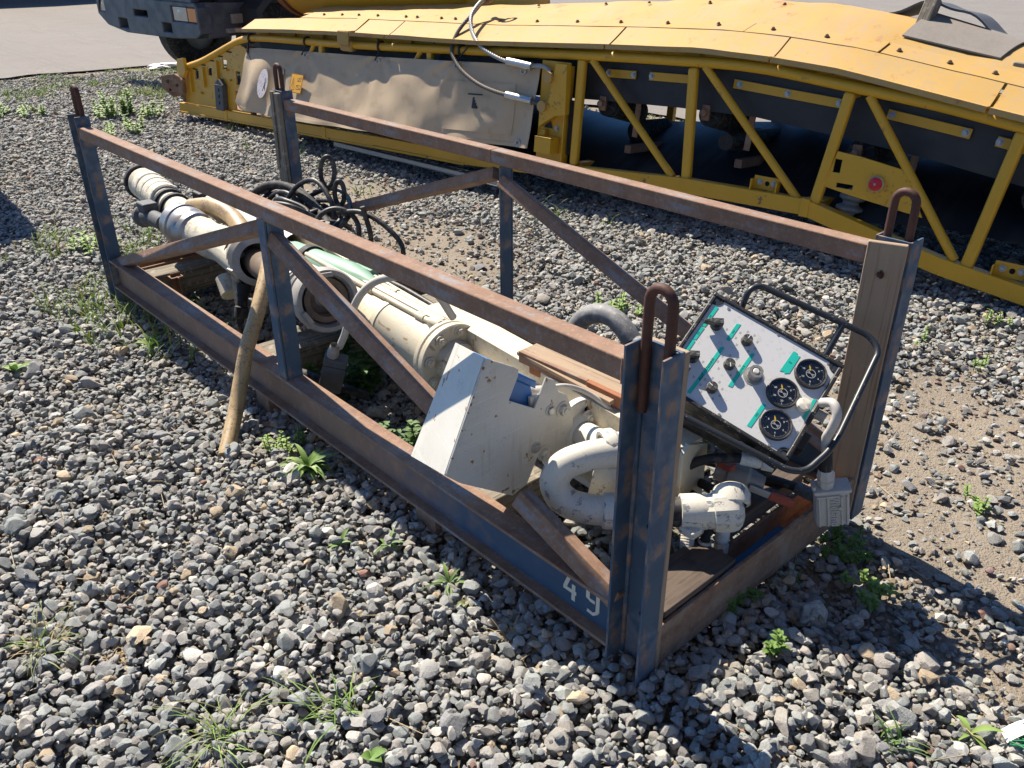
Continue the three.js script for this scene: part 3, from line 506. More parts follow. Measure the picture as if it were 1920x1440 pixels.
    P('pin', [cyl([0.06, 0.4, 0.03], [0.18, 0.33, 0.06], 0.02, 0.02, 12), cyl([0.1, 0.12, 0.02], [0.13, 0.4, 0.03], 0.016, 0.016, 10)], M.rust);
    P('nose_plate', plate([[0.05, 0.11], [0.12, 0.45], [1.16, 0.74], [1.28, 0.7], [1.27, 0.14]], 0.012, [0, 0, -D], [1, 0, 0], [0, 1, 0]), Y);
    P('nose_floor', plate(rect(0.1, -D + 0.02, 1.3, -0.05), 0.01, [0, 0.13, 0], [1, 0, 0], [0, 0, 1]), M.rust);
  }
  // inner skirt boards, idlers and belts
  const strip = (z, off0, off1, s0, s1, n, th = 0.012) => { const pos = [], idx = []; for (let i = 0; i <= n; i++) { const s = s0 + (s1 - s0) * i / n, y = interp(tc, s); for (const dz of [0, -th]) pos.push(s, y + off0, z + dz, s, y + off1, z + dz); } for (let i = 0; i < n; i++) { const a = i * 4, b = a + 4; idx.push(a, a + 1, b, b, a + 1, b + 1, a + 2, b + 2, a + 3, b + 2, b + 3, a + 3, a, b, a + 2, b, b + 2, a + 2, a + 1, a + 3, b + 1, b + 1, a + 3, b + 3); } const g = new THREE.BufferGeometry(); g.setAttribute('position', new THREE.Float32BufferAttribute(pos, 3)); g.setIndex(idx); const q = g.toNonIndexed(); q.computeVertexNormals(); return muv(q); };
  P('skirt_board', strip(-0.1, 0.03, -0.27, 1.35, 9.5, 80), M.black); P('skirt_board', strip(-D + 0.12, 0.03, -0.2, 1.35, 9.5, 60), M.black);
  P('carrying_belt', (() => { const pos = [], idx = [], N = 60, K = 8; for (let i = 0; i <= N; i++) { const s = 1.3 + 8.2 * i / N, y = interp(tc, s) - 0.16; for (let k = 0; k <= K; k++) { const t = k / K, z = -0.14 - t * (D - 0.28); pos.push(s, y - 0.2 * Math.sin(Math.PI * t) - 0.1 * z, z); } } for (let i = 0; i < N; i++) for (let k = 0; k < K; k++) { const a = i * (K + 1) + k, b = a + K + 1; idx.push(a, b, a + 1, b, b + 1, a + 1); } const g = new THREE.BufferGeometry(); g.setAttribute('position', new THREE.Float32BufferAttribute(pos, 3)); g.setIndex(idx); g.computeVertexNormals(); return muv(g.toNonIndexed()); })(), M.belt);
  const ret = [[1.4, 0.42], [3, 0.4], [4.8, 0.36], [5.4, 0.4], [5.9, 0.43], [6.4, 0.46], [6.9, 0.4], [7.4, 0.44], [8.0, 0.42], [9.5, 0.3]];
  P('return_belt', (() => { const pos = [], idx = [], N = 80, K = 10; for (let i = 0; i <= N; i++) { const s = 1.4 + 8.1 * i / N, y = interp(ret, s); for (let k = 0; k <= K; k++) { const t = k / K, z = -0.12 - t * (D - 0.3); const sag = 0.18 * Math.pow(1 - t, 2) + 0.03 * Math.sin(s * 2.2 + t * 3); pos.push(s, y - sag + 0.06 * t - 0.1 * z, z); } } for (let i = 0; i < N; i++) for (let k = 0; k < K; k++) { const a = i * (K + 1) + k, b = a + K + 1; idx.push(a, b, a + 1, b, b + 1, a + 1); } const g = new THREE.BufferGeometry(); g.setAttribute('position', new THREE.Float32BufferAttribute(pos, 3)); g.setIndex(idx); g.computeVertexNormals(); return muv(g.toNonIndexed()); })(), M.belt);
  for (const [s0, s1] of [[4.1, 4.55], [5.28, 5.5], [5.6, 5.93], [6.18, 6.86], [7.08, 7.5], [7.62, 7.9], [8.1, 8.7]]) {
    const y0 = interp(tc, s0) - 0.1, y1 = interp(tc, s1) - 0.1;
    const b = P('clamp_strip', bar([s0, y0, -0.088], [s1, y1, -0.088], 0.05, 0.012, { r: 0.003 }), Y);
    const n = Math.max(2, Math.round((s1 - s0) / 0.2)); for (let k = 0; k < n; k++) { const t = n > 1 ? 0.06 + 0.88 * k / (n - 1) : 0.5; bolt(b, [s0 + (s1 - s0) * t, y0 + (y1 - y0) * t, -0.08], [0, 0, 1], 0.013, M.zinc, 'bolt', false); }
  }
  const ribbed = (L, r) => { const p = [[0, 0], [0, 0.03], [0.03, 0.03], [0.03, r]]; for (let a = 0.05; a < L - 0.05; a += 0.03) p.push([a, r], [a + 0.004, r - 0.012], [a + 0.012, r - 0.012], [a + 0.016, r]); p.push([L - 0.03, r], [L - 0.03, 0.03], [L, 0.03], [L, 0]); return p; };
  for (const [s, y] of [[5.26, 0.67], [6.02, 0.7], [6.96, 0.6], [7.86, 0.52]]) { const r = P('idler_roller', turned([s, y, -0.12], [s + 0.02, y - 0.08, -0.55], ribbed(0.42, 0.078), 24), M.rubber); part('shaft', [cyl([s, y, -0.06], [s, y - 0.01, -0.13], 0.02, 0.02, 10), rbox(0.05, 0.09, 0.02, 0.004, s, y, -0.1)], M.rust, r); P('idler_roller', turned([s, y - 0.2, -0.5], [s, y - 0.2, -0.95], ribbed(0.42, 0.075), 16), M.rubber); }
  for (const s of [6.15, 7.05]) P('return_roller', cyl([s, interp(ret, s) + 0.1, -0.15], [s, interp(ret, s) + 0.1, -1.0], 0.05, 0.05, 14), M.rubber);
  for (const [s, y] of [[5.5, 0.5], [6.3, 0.53], [7.25, 0.46], [8.1, 0.36]]) { P('idler_bracket', [bar([s, y + 0.28, -0.16], [s - 0.02, y - 0.02, -0.18], 0.04, 0.008, { up: [1, 0, 0] }), bar([s - 0.05, y - 0.1, -0.16], [s - 0.04, y - 0.1, -0.95], 0.05, 0.05)], M.rust); }
  // disc roller standing under the reflector plate
  P('disc_roller', turned([6.95, 0.2, -0.18], [6.96, 0.42, -0.2], [[0, 0], [0, 0.055], [0.02, 0.075], [0.035, 0.075], [0.05, 0.045], [0.07, 0.045], [0.085, 0.075], [0.1, 0.075], [0.115, 0.045], [0.13, 0.045], [0.145, 0.07], [0.16, 0.07], [0.19, 0.04], [0.22, 0]], 20), M.cast);
  // plate with the red reflector
  const rp = P('reflector_plate', plate([[6.86, 0.42], [6.9, 0.61], [7.03, 0.6], [7.27, 0.565], [7.3, 0.51], [7.40, 0.35], [7.02, 0.395]], 0.01, [0, 0, 0.004], [1, 0, 0], [0, 1, 0], [rect(6.895, 0.5, 6.935, 0.57), rect(6.93, 0.425, 7.02, 0.45)], 0.0015), Y);
  P('reflector', turned([7.14, 0.478, 0.013], [7.14, 0.478, 0.045], [[0, 0], [0, 0.042], [0.018, 0.042], [0.022, 0.036], [0.022, 0]], 24), M.hose, null, rp);
  P('red_lens', turned([7.14, 0.478, 0.034], [7.14, 0.478, 0.05], [[0, 0], [0, 0.035], [0.006, 0.034], [0.011, 0.02], [0.012, 0]], 24), std({ color: new THREE.Color(0.5, 0.012, 0.02), roughness: 0.25 }), null, rp);
  bolt(rp, [7.14, 0.478, 0.042], [0, 0, 1], 0.007, M.zinc, 'bolt', false);
  // little brackets on the bottom chord
  for (const s of [6.52, 7.86]) { const y = interp(bc, s) + 0.044; const b = P('bracket', [rbox(0.16, 0.075, 0.008, 0.002, s, y + 0.04, -0.02), rbox(0.008, 0.06, 0.05, 0.002, s - 0.078, y + 0.03, 0.002), rbox(0.008, 0.06, 0.05, 0.002, s + 0.078, y + 0.03, 0.002)], Y); for (const d of [-0.04, 0.045]) bolt(b, [s + d, y + 0.045, -0.012], [0, 0, 1], 0.012, M.zinc, 'bolt', false); P('hole', cyl([s + 0.004, y + 0.04, -0.0165], [s + 0.004, y + 0.04, -0.0145], 0.014, 0.014, 12), M.hole, null, b); P('axle_end', cyl([s - 0.06, y + 0.01, -0.3], [s - 0.06, y + 0.01, -0.04], 0.035, 0.035, 14), M.rust); }
  // end bracket where the ropes hook on
  {
    const e = P('end_bracket', [rbox(0.24, 0.66, 0.012, 0.003, 4.93, 0.57, 0.0), rbox(0.012, 0.62, 0.07, 0.003, 5.055, 0.57, 0.005), plate([[4.86, 0.6], [4.93, 0.66], [4.97, 0.89], [5.06, 0.89], [5.08, 0.58], [4.98, 0.56], [4.86, 0.48]], 0.05, [0, 0, 0.01], [1, 0, 0], [0, 1, 0])], Y);
    for (const y of [0.8, 0.615]) P('pin', cyl([4.89 + (y > 0.7 ? 0.035 : 0), y, 0.03], [4.89 + (y > 0.7 ? 0.035 : 0), y, 0.085], 0.036, 0.036, 18), M.yellowDust, null, e);
    P('square_socket', [rbox(0.14, 0.012, 0.1, 0.002, 4.945, 0.42, 0.06), rbox(0.14, 0.1, 0.01, 0.002, 4.945, 0.37, 0.105), rbox(0.01, 0.1, 0.09, 0.002, 5.01, 0.37, 0.06), rbox(0.03, 0.05, 0.03, 0.003, 4.89, 0.44, 0.03)], Y, null, e);
    P('slot', rbox(0.035, 0.35, 0.004, 0.002, 5.1, 0.5, 0.02), M.hole, null, e);
    P('scale_mark', [plate([[4.87, 0.475], [4.945, 0.475], [4.91, 0.55]], 0.002, [0, 0, 0.0075], [1, 0, 0], [0, 1, 0], [], 0)], M.black, 'painted black triangle of the balance mark', e);
    P('scale_mark', plate(rect(4.83, 0.56, 4.95, 0.567), 0.002, [0, 0, 0.0075], [1, 0, 0], [0, 1, 0], [], 0), M.black, null, e);
    bolt(e, [4.98, 0.48, 0.01], [0, 0, 1], 0.012, M.zinc, 'bolt', false);
  }
  // loose perforated walkway plate under the left half
  {
    const holes = []; for (let i = 0; i < 26; i++) for (let j = 0; j < 3; j++) holes.push(circle(0.05 + i * 0.075 + (j % 2) * 0.03, 0.04 + j * 0.07, 0.023));
    P('perforated_plate', [plate(rect(0, 0, 2.05, 0.24), 0.006, [2.6, 0.045, -0.2], [1, 0.0, 0.06], [0, 0, 1], holes, 0)], M.darkGrey); P('plate_edge', bar([2.6, 0.05, 0.045], [4.62, 0.06, 0.14], 0.035, 0.012), M.cast);
  }
  // canvas side curtain, hung with straps
  const topC = (s) => interp([[1.34, 0.72], [1.5, 0.735], [3.16, 0.79], [4.75, 0.86]], s), botC = (s) => interp([[1.34, 0.26], [1.42, 0.2], [2.05, 0.19], [3.2, 0.24], [4.82, 0.33]], s);
  const wr = (s, t) => {                                               // out-of-plane folds of the cloth
    let d = 0.015 + (0.16 - 0.11 * sm(3.4, 4.75, s)) * t + 0.012 * Math.sin(s * 2.1) + 0.006 * Math.sin(s * 5.3 + t * 3) + 0.005 * Math.sin((s * 1.3 - t) * 9);
    for (const a of [2.2, 3.16, 4.05]) { const u = s - a; d += 0.012 * Math.exp(-t * 3.5) * Math.cos(Math.atan2(t * 0.6 + 0.03, u) * 9) * Math.exp(-u * u * 4); }
    d += 0.05 * Math.exp(-Math.pow((s - 1.62) / 0.16, 2)) * Math.sin(Math.PI * Math.min(1, t * 1.05)) + 0.004 * vnoise(s * 11, t * 4, 77) + 0.008 * vnoise(s * 3, t * 1.5, 78);
    d += 0.008 * Math.sin((s + t * 0.5) * 11) * sm(0.5, 1, t);
    if (s > 4.4) d += 0.02 * Math.sin((s - 4.4) * 14 + t * 2) * sm(4.4, 4.75, s);
    return d;
  };
  const cloth = (s0, s1, t0, t1, ns, nt, lift = 0, th = 0.004) => { const pos = [], idx = [], W = nt + 1, L = (ns + 1) * W; for (const o of [0, -th]) for (let i = 0; i <= ns; i++) for (let k = 0; k <= nt; k++) { const s = s0 + (s1 - s0) * i / ns, t = t0 + (t1 - t0) * k / nt, y = topC(s) + (botC(s) - topC(s)) * t; pos.push(s, y, wr(s, t) + 0.004 + lift + o); } const q = (a, b, c, d) => idx.push(a, b, c, c, b, d); for (let i = 0; i < ns; i++) for (let k = 0; k < nt; k++) { const a = i * W + k; q(a, a + 1, a + W, a + W + 1); q(L + a, L + a + W, L + a + 1, L + a + W + 1); } for (let i = 0; i < ns; i++) { q(i * W, (i + 1) * W, L + i * W, L + (i + 1) * W); q(i * W + nt, L + i * W + nt, (i + 1) * W + nt, L + (i + 1) * W + nt); } for (let k = 0; k < nt; k++) { q(k, L + k, k + 1, L + k + 1); q(ns * W + k, ns * W + k + 1, L + ns * W + k, L + ns * W + k + 1); } const g = new THREE.BufferGeometry(); g.setAttribute('position', new THREE.Float32BufferAttribute(pos, 3)); g.setIndex(idx); g.computeVertexNormals(); const n = toCreasedNormals(g, 1.0); return muv(n); };
  const cur = P('canvas_curtain', cloth(1.34, 4.8, 0, 1, 150, 34), M.canvas, 'beige canvas side curtain');
  P('hem', [cloth(1.36, 4.79, 0.0, 0.05, 120, 2, 0.004), cloth(1.4, 4.79, 0.955, 1, 120, 2, 0.004)], M.canvas, null, cur);
  const eyelet = (s, t) => { const y = topC(s) + (botC(s) - topC(s)) * t; const g = new THREE.TorusGeometry(0.02, 0.007, 8, 16); g.translate(s, y, wr(s, t) + 0.008); P('eyelet', muv(g), M.zinc, null, cur); };
  for (const s of [2.2, 3.16, 4.05]) { eyelet(s, 0.05); const y = interp(tc, s); const gg = new THREE.TorusGeometry(0.036, 0.009, 8, 18); gg.rotateY(Math.PI / 2); gg.translate(s, y, 0); P('strap', [muv(gg), bar([s, y - 0.03, 0.015], [s - 0.015, topC(s) - 0.03, 0.05], 0.012, 0.006)], M.black); }
  eyelet(4.66, 0.07); eyelet(3.3, 0.95); eyelet(4.7, 0.95); eyelet(2.1, 0.96);
  { const y = interp(tc, 1.36); const gg = new THREE.TorusGeometry(0.036, 0.01, 8, 18); gg.rotateY(Math.PI / 2); gg.translate(1.36, y, 0); P('strap', [muv(gg), bar([1.36, y, 0.03], [1.38, 0.68, 0.06], 0.02, 0.008), bar([1.33, 0.7, 0.04], [1.45, 0.62, 0.07], 0.02, 0.01)], M.black); }
  P('strap', [bar([4.15, interp(tc, 4.3) + 0.03, 0.035], [4.0, 0.79, 0.04], 0.01, 0.008)], M.black);
  P('patch', cloth(3.92, 4.62, 0.24, 0.86, 26, 14, 0.006), M.canvas, 'sewn document pocket on the curtain', cur);
  P('patch', cloth(1.5, 1.95, 0.28, 1.0, 14, 12, 0.012), M.canvas, 'loose flap at the left end of the curtain', cur);
  P('grease_mark', cloth(4.2, 4.33, 0.385, 0.402, 6, 1, 0.011), M.black, 'black balance mark printed on the pocket', cur);
  P('grease_mark', [0, 1, 2, 3].map((k) => cloth(4.25, 4.262 + k * 0.013, 0.43 + k * 0.035, 0.465 + k * 0.035, 2, 1, 0.011)), M.black, null, cur);
  {
    const c = document.createElement('canvas'); c.width = 128; c.height = 128; const x = c.getContext('2d'); x.fillStyle = '#e6a92c'; x.fillRect(0, 0, 128, 128); x.strokeStyle = '#5a3a10'; x.lineWidth = 4; x.strokeRect(3, 3, 122, 122); x.beginPath(); x.moveTo(10, 108); x.lineTo(32, 30); x.lineTo(54, 108); x.closePath(); x.stroke(); x.beginPath(); x.moveTo(32, 55); x.lineTo(32, 88); x.stroke(); x.fillStyle = '#5a3a10'; x.fillRect(30, 94, 5, 5); x.beginPath(); x.arc(84, 36, 9, 0, 7); x.stroke(); x.beginPath(); x.arc(106, 30, 8, 0, 7); x.stroke(); x.beginPath(); x.moveTo(74, 50); x.lineTo(114, 46); x.stroke(); x.strokeRect(72, 76, 42, 26); x.beginPath(); x.moveTo(72, 76); x.lineTo(114, 102); x.stroke();
    const t = fin(new THREE.CanvasTexture(c), 1, true); t.wrapS = t.wrapT = THREE.ClampToEdgeWrapping;
    const g = new THREE.BoxGeometry(0.17, 0.16, 0.002); g.rotateX(-0.26); g.translate(2.19, 0.5, 0.12);
    const o = new THREE.Mesh(g, std({ map: t, roughness: 0.6 })); o.name = 'warning_sticker'; o.receiveShadow = true; o.userData.label = 'orange warning sticker with triangle'; cur.add(o);
    const c2 = document.createElement('canvas'); c2.width = c2.height = 128; const z = c2.getContext('2d'); z.fillStyle = '#c9c3c6'; z.fillRect(0, 0, 128, 128); z.fillStyle = '#b0a4b4'; for (let k = 0; k < 30; k++) z.fillRect((k * 37) % 120, (k * 53) % 120, 12, 7); z.strokeStyle = '#141824'; z.lineWidth = 6; for (const [a, b, d, e] of [[96, 40, 84, 78], [104, 52, 92, 84], [92, 74, 74, 96], [84, 60, 104, 92]]) { z.beginPath(); z.moveTo(a, b); z.lineTo(d, e); z.stroke(); }
    const t2 = fin(new THREE.CanvasTexture(c2), 1, true);
    const g2 = new THREE.CylinderGeometry(1, 1, 0.003, 36).rotateX(Math.PI / 2); g2.scale(0.075, 0.125, 1); { const uv = g2.attributes.uv, p = g2.attributes.position; for (let i = 0; i < uv.count; i++) uv.setXY(i, p.getX(i) / 0.16 + 0.5, p.getY(i) / 0.26 + 0.5); } g2.rotateX(-0.26); g2.translate(1.76, 0.46, 0.17);
    const o2 = new THREE.Mesh(g2, std({ map: t2, roughness: 0.8 })); o2.name = 'paint_spot'; o2.userData.label = 'round white sprayed spot with dark strokes'; cur.add(o2);
  }
  // cover: skirt plates, bolted strip, domed sheet
  const lo = [[1.2, 0.872], [2.0, 0.915], [2.75, 0.942], [3.3, 0.955], [4.27, 0.975], [5.34, 1.03], [6.0, 1.055], [6.42, 1.045], [6.84, 1.015], [7.33, 0.945], [7.66, 0.9], [9.6, 0.66]];
  const d1 = (s) => interp([[1.2, 0.075], [2.5, 0.085], [4.2, 0.09], [6.5, 0.085], [9, 0.08]], s);
  const prof = (s, z) => { // height of the cover over the depth behind its front edge
    const a = d1(s), rise = interp([[1.2, 0.05], [2.5, 0.05], [4.5, 0.085], [5.6, 0.1], [6.6, 0.11], [7.5, 0.09], [9, 0.08]], s);
    const q = -z, y0 = interp(lo, s) + 0.1 * Math.max(0, q); if (q < 0) return y0; if (q < 0.15) return y0 + a * q / 0.15; if (q < 0.3) return y0 + a + 0.035 * (q - 0.15) / 0.15; const t = (q - 0.3) / 0.35; if (q < 0.65) return y0 + a + 0.035 + rise * Math.sin(t * Math.PI / 2); return y0 + a + 0.035 + rise - 0.42 * Math.pow(Math.min(1, (q - 0.65) / 0.75), 1.3);
  };
  const sheet = (s0, s1, z0, z1, ns, nz, th, lift, rough = 0) => { const pos = [], idx = [], W = nz + 1, L = (ns + 1) * W; for (const o of [0, -th]) for (let i = 0; i <= ns; i++) for (let k = 0; k <= nz; k++) { const s = s0 + (s1 - s0) * i / ns, z = z0 + (z1 - z0) * k / nz; pos.push(s, prof(s, z) + lift + o + rough * (vnoise(s * 4, z * 6, 91) - 0.5) + rough * 0.5 * (vnoise(s * 13, z * 13, 92) - 0.5), z); } const q = (a, b, c, d) => idx.push(a, b, c, c, b, d); for (let i = 0; i < ns; i++) for (let k = 0; k < nz; k++) { const a = i * W + k; q(a, a + W, a + 1, a + W + 1); q(L + a, L + a + 1, L + a + W, L + a + W + 1); } for (let i = 0; i < ns; i++) { q(i * W, L + i * W, (i + 1) * W, L + (i + 1) * W); q(i * W + nz, (i + 1) * W + nz, L + i * W + nz, L + (i + 1) * W + nz); } for (let k = 0; k < nz; k++) { q(k, k + 1, L + k, L + k + 1); q(ns * W + k, L + ns * W + k, ns * W + k + 1, L + ns * W + k + 1); } const g = new THREE.BufferGeometry(); g.setAttribute('position', new THREE.Float32BufferAttribute(pos, 3)); g.setIndex(idx); g.computeVertexNormals(); return muv(toCreasedNormals(g, 0.35)); };
  for (const [a, b] of [[1.2, 2.69], [2.84, 3.26], [3.272, 5.335], [5.35, 6.44], [6.45, 7.57], [7.585, 9.6]]) P('cover_skirt', [sheet(a, b, 0.06, -0.15, Math.max(4, Math.round((b - a) * 8)), 4, 0.008, 0.004, 0.004), sheet(a, b, 0.062, 0.056, Math.max(4, Math.round((b - a) * 8)), 1, 0.028, 0.003, 0.004)], M.yellowDust);
  P('strap_band', [sheet(2.695, 2.835, 0.062, -0.15, 3, 3, 0.01, 0.012), rbox(0.14, 0.1, 0.012, 0.003, 2.765, 0.9, 0.06), rbox(0.15, 0.09, 0.07, 0.02, 2.765, 0.845, 0.01)], M.yellowDust, 'band clamping cover to top tube');
  for (const [a, b] of [[1.9, 4.0], [4.0, 6.15], [6.155, 6.935], [6.95, 9.6]]) P('cover_strip', sheet(a, b, -0.152, -0.3, Math.round((b - a) * 8), 2, 0.006, 0.008, 0.003), M.yellowDust);
  const dome = P('cover_sheet', sheet(1.75, 9.6, -0.29, -1.3, 110, 18, 0.006, 0.002, 0.014), M.yellowDust, 'rust-flecked domed cover sheet');
  for (const s of [2.15, 2.4, 2.62, 2.86, 3.2, 3.33, 3.6, 3.75, 4.2, 4.55, 4.9, 5.25, 5.6, 5.95, 6.3, 6.62, 7.02, 7.28, 7.5]) bolt(dome, [s, prof(s, -0.22) + 0.012, -0.22], [0, 1, 0.1], 0.0105, M.rust, 'bolt', false);
  for (const s of [4.3, 4.9, 5.25, 5.7, 6.2]) bolt(dome, [s, prof(s, -0.52) + 0.008, -0.52], [0, 1, 0], 0.01, M.rust, 'bolt', false);
  // supports between tube and cover
  for (const s of [1.5, 1.9, 2.3, 3.0, 3.4, 3.9, 4.4, 4.8, 5.3, 5.6, 5.9, 6.2, 6.6, 7.0, 7.4]) P('cover_support', bar([s, interp(tc, s) - 0.01, -0.06], [s, interp(lo, s) + 0.03, -0.06], 0.09, 0.006, { up: [1, 0, 0] }), M.yellowWorn);
  P('cover_rail', (() => { const g = []; for (let i = 0; i < tc.length - 1; i++) if (tc[i][0] > 1.2) g.push(bar([tc[i][0], tc[i][1] + 0.06, -0.09], [tc[i + 1][0], tc[i + 1][1] + 0.06, -0.09], 0.09, 0.006)); return g; })(), M.yellowWorn);

  // things lying on the cover --------------------------------------------------
  const L2W = (p) => v(p).applyMatrix4(cv.matrixWorld);
  {
    const sheetG = (fn, nu, nv, th) => { const pos = [], idx = [], W = nv + 1, L = (nu + 1) * W; for (const o of [0, -th]) for (let i = 0; i <= nu; i++) for (let k = 0; k <= nv; k++) { const p = fn(i / nu, k / nv); pos.push(p[0], p[1] + o, p[2]); } const q = (a, b, c, d) => idx.push(a, b, c, c, b, d); for (let i = 0; i < nu; i++) for (let k = 0; k < nv; k++) { const a = i * W + k; q(a, a + W, a + 1, a + W + 1); q(L + a, L + a + 1, L + a + W, L + a + W + 1); } for (let i = 0; i < nu; i++) { q(i * W, L + i * W, (i + 1) * W, L + (i + 1) * W); q(i * W + nv, (i + 1) * W + nv, L + i * W + nv, L + (i + 1) * W + nv); } for (let k = 0; k < nv; k++) { q(k, k + 1, L + k, L + k + 1); q(nu * W + k, L + nu * W + k, nu * W + k + 1, L + nu * W + k + 1); } const g = new THREE.BufferGeometry(); g.setAttribute('position', new THREE.Float32BufferAttribute(pos, 3)); g.setIndex(idx); g.computeVertexNormals(); return muv(toCreasedNormals(g, 0.5)); };
    const mat = thing('rubber_sheet', 'grey rubber sheet propped up by a wooden post on the conveyor cover', 'rubber sheet', L2W([7.1, 1.1, -0.4]).toArray(), 3.2425); tilt(mat);
    const loc = (g) => g.translate(-7.1, -1.1, 0.4);
    part('flat_sheet', loc(sheetG((u, w) => { const s = 6.97 + u * 0.5 + w * 0.05, z = -0.36 - w * 0.32; return [s, prof(s, z) + 0.02 + 0.03 * w * (1 - u), z]; }, 14, 8, 0.008)), std({ map: tex((i) => mix([0.16, 0.14, 0.12], [0.24, 0.215, 0.19], F3[i] * 0.6 + F5[i] * 0.4), 0.8), roughness: 0.9 }), mat);
    part('raised_sheet', loc(sheetG((u, w) => { const s = 6.64 + u * 0.8, z = -0.62 - w * 0.3; return [s, 1.26 - u * 0.06 + 0.14 * Math.pow(Math.sin(u * Math.PI), 1.3) + 0.012 * Math.sin(u * 19), z]; }, 24, 5, 0.012)), M.darkGrey, mat);
    const tb = thing('timber_post', 'short weathered timber standing upright under the raised rubber sheet', 'timber', L2W([7.0, 1.22, -0.54]).toArray(), 3.2425); tilt(tb);
    part('timber_post', bar([0, 0.0, 0], [0.015, 0.17, -0.06], 0.08, 0.07, { up: [0, 0, 1], r: 0.008 }), M.woodGrey, tb);
    const t2 = thing('timber_beam', 'thick weathered timber lying on the conveyor cover at the right edge', 'timber', L2W([7.75, 1.03, -0.42]).toArray(), 3.2425); tilt(t2);
    part('timber_beam', bar([-0.22, 0.04, 0.03], [1.0, -0.06, -0.05], 0.085, 0.1, { r: 0.01 }), M.woodGrey, t2);
  }
  // wire ropes hooked on the end bracket
  const rope = (pts, r, m, label, ferA, ferB) => {
    const o = thing('wire_rope', label, 'wire rope', L2W(pts[0]).toArray(), 3.2425); tilt(o); const p0 = v(pts[0]);
    const c = new THREE.CatmullRomCurve3(pts.map((p) => v(p).sub(p0)), false, 'centripetal'); const n = 150, strands = []; const F = c.computeFrenetFrames(n); const tw = c.getLength() / (r * 9);
    for (let s = 0; s < 6; s++) { const q = []; for (let i = 0; i <= n; i++) { const a = s * Math.PI / 3 + i / n * tw * Math.PI * 2, p = c.getPointAt(i / n); q.push(p.addScaledVector(F.normals[i], Math.cos(a) * r * 0.6).addScaledVector(F.binormals[i], Math.sin(a) * r * 0.6)); } const g = new THREE.TubeGeometry(new THREE.CatmullRomCurve3(q), 220, r * 0.42, 5); strands.push(muv(g)); }
    part('rope', strands, m, o); part('ferrule', cyl(v(ferA).sub(p0), v(ferB).sub(p0), r * 1.9, r * 1.9, 16), M.steel, o); return o;
  };
  rope([[4.01, 1.25, -0.25], [4.02, 1.21, -0.18], [4.05, 1.13, -0.08], [4.15, 1.02, 0.0], [4.3, 0.935, 0.05], [4.5, 0.875, 0.06], [4.68, 0.855, 0.05], [4.86, 0.86, 0.04], [4.92, 0.83, 0.04]], 0.015, std({ color: new THREE.Color(0.36, 0.36, 0.35), metalness: 0.5, roughness: 0.5 }), 'upper bright steel rope with pressed ferrule, hooked on the bracket beside the curtain', [4.55, 0.868, 0.06], [4.76, 0.853, 0.05]);
  rope([[4.01, 1.25, -0.25], [4.0, 1.16, -0.16], [3.96, 1.02, -0.04], [3.99, 0.9, 0.045], [4.1, 0.8, 0.085], [4.28, 0.715, 0.1], [4.5, 0.665, 0.1], [4.7, 0.645, 0.07], [4.88, 0.62, 0.05]], 0.014, std({ color: new THREE.Color(0.13, 0.12, 0.11), metalness: 0.3, roughness: 0.65 }), 'lower dark steel rope drooping in front of the curtain to the bracket', [4.58, 0.655, 0.09], [4.79, 0.637, 0.06]);
  {
    const sh = thing('shackle', 'dark lifting shackle holding both rope ends at the top edge', 'shackle', L2W([4.02, 1.28, -0.27]).toArray(), 3.2425);
    const g = new THREE.TorusGeometry(0.045, 0.016, 10, 24); part('ring', [muv(g), muv(new THREE.TorusGeometry(0.05, 0.014, 10, 24).rotateY(1.2).translate(0.09, 0.03, 0))], M.rust, sh); part('pin', cyl([-0.05, -0.02, -0.03], [0.07, 0.0, 0.04], 0.018, 0.018, 12), M.darkGrey, sh);
  }
}

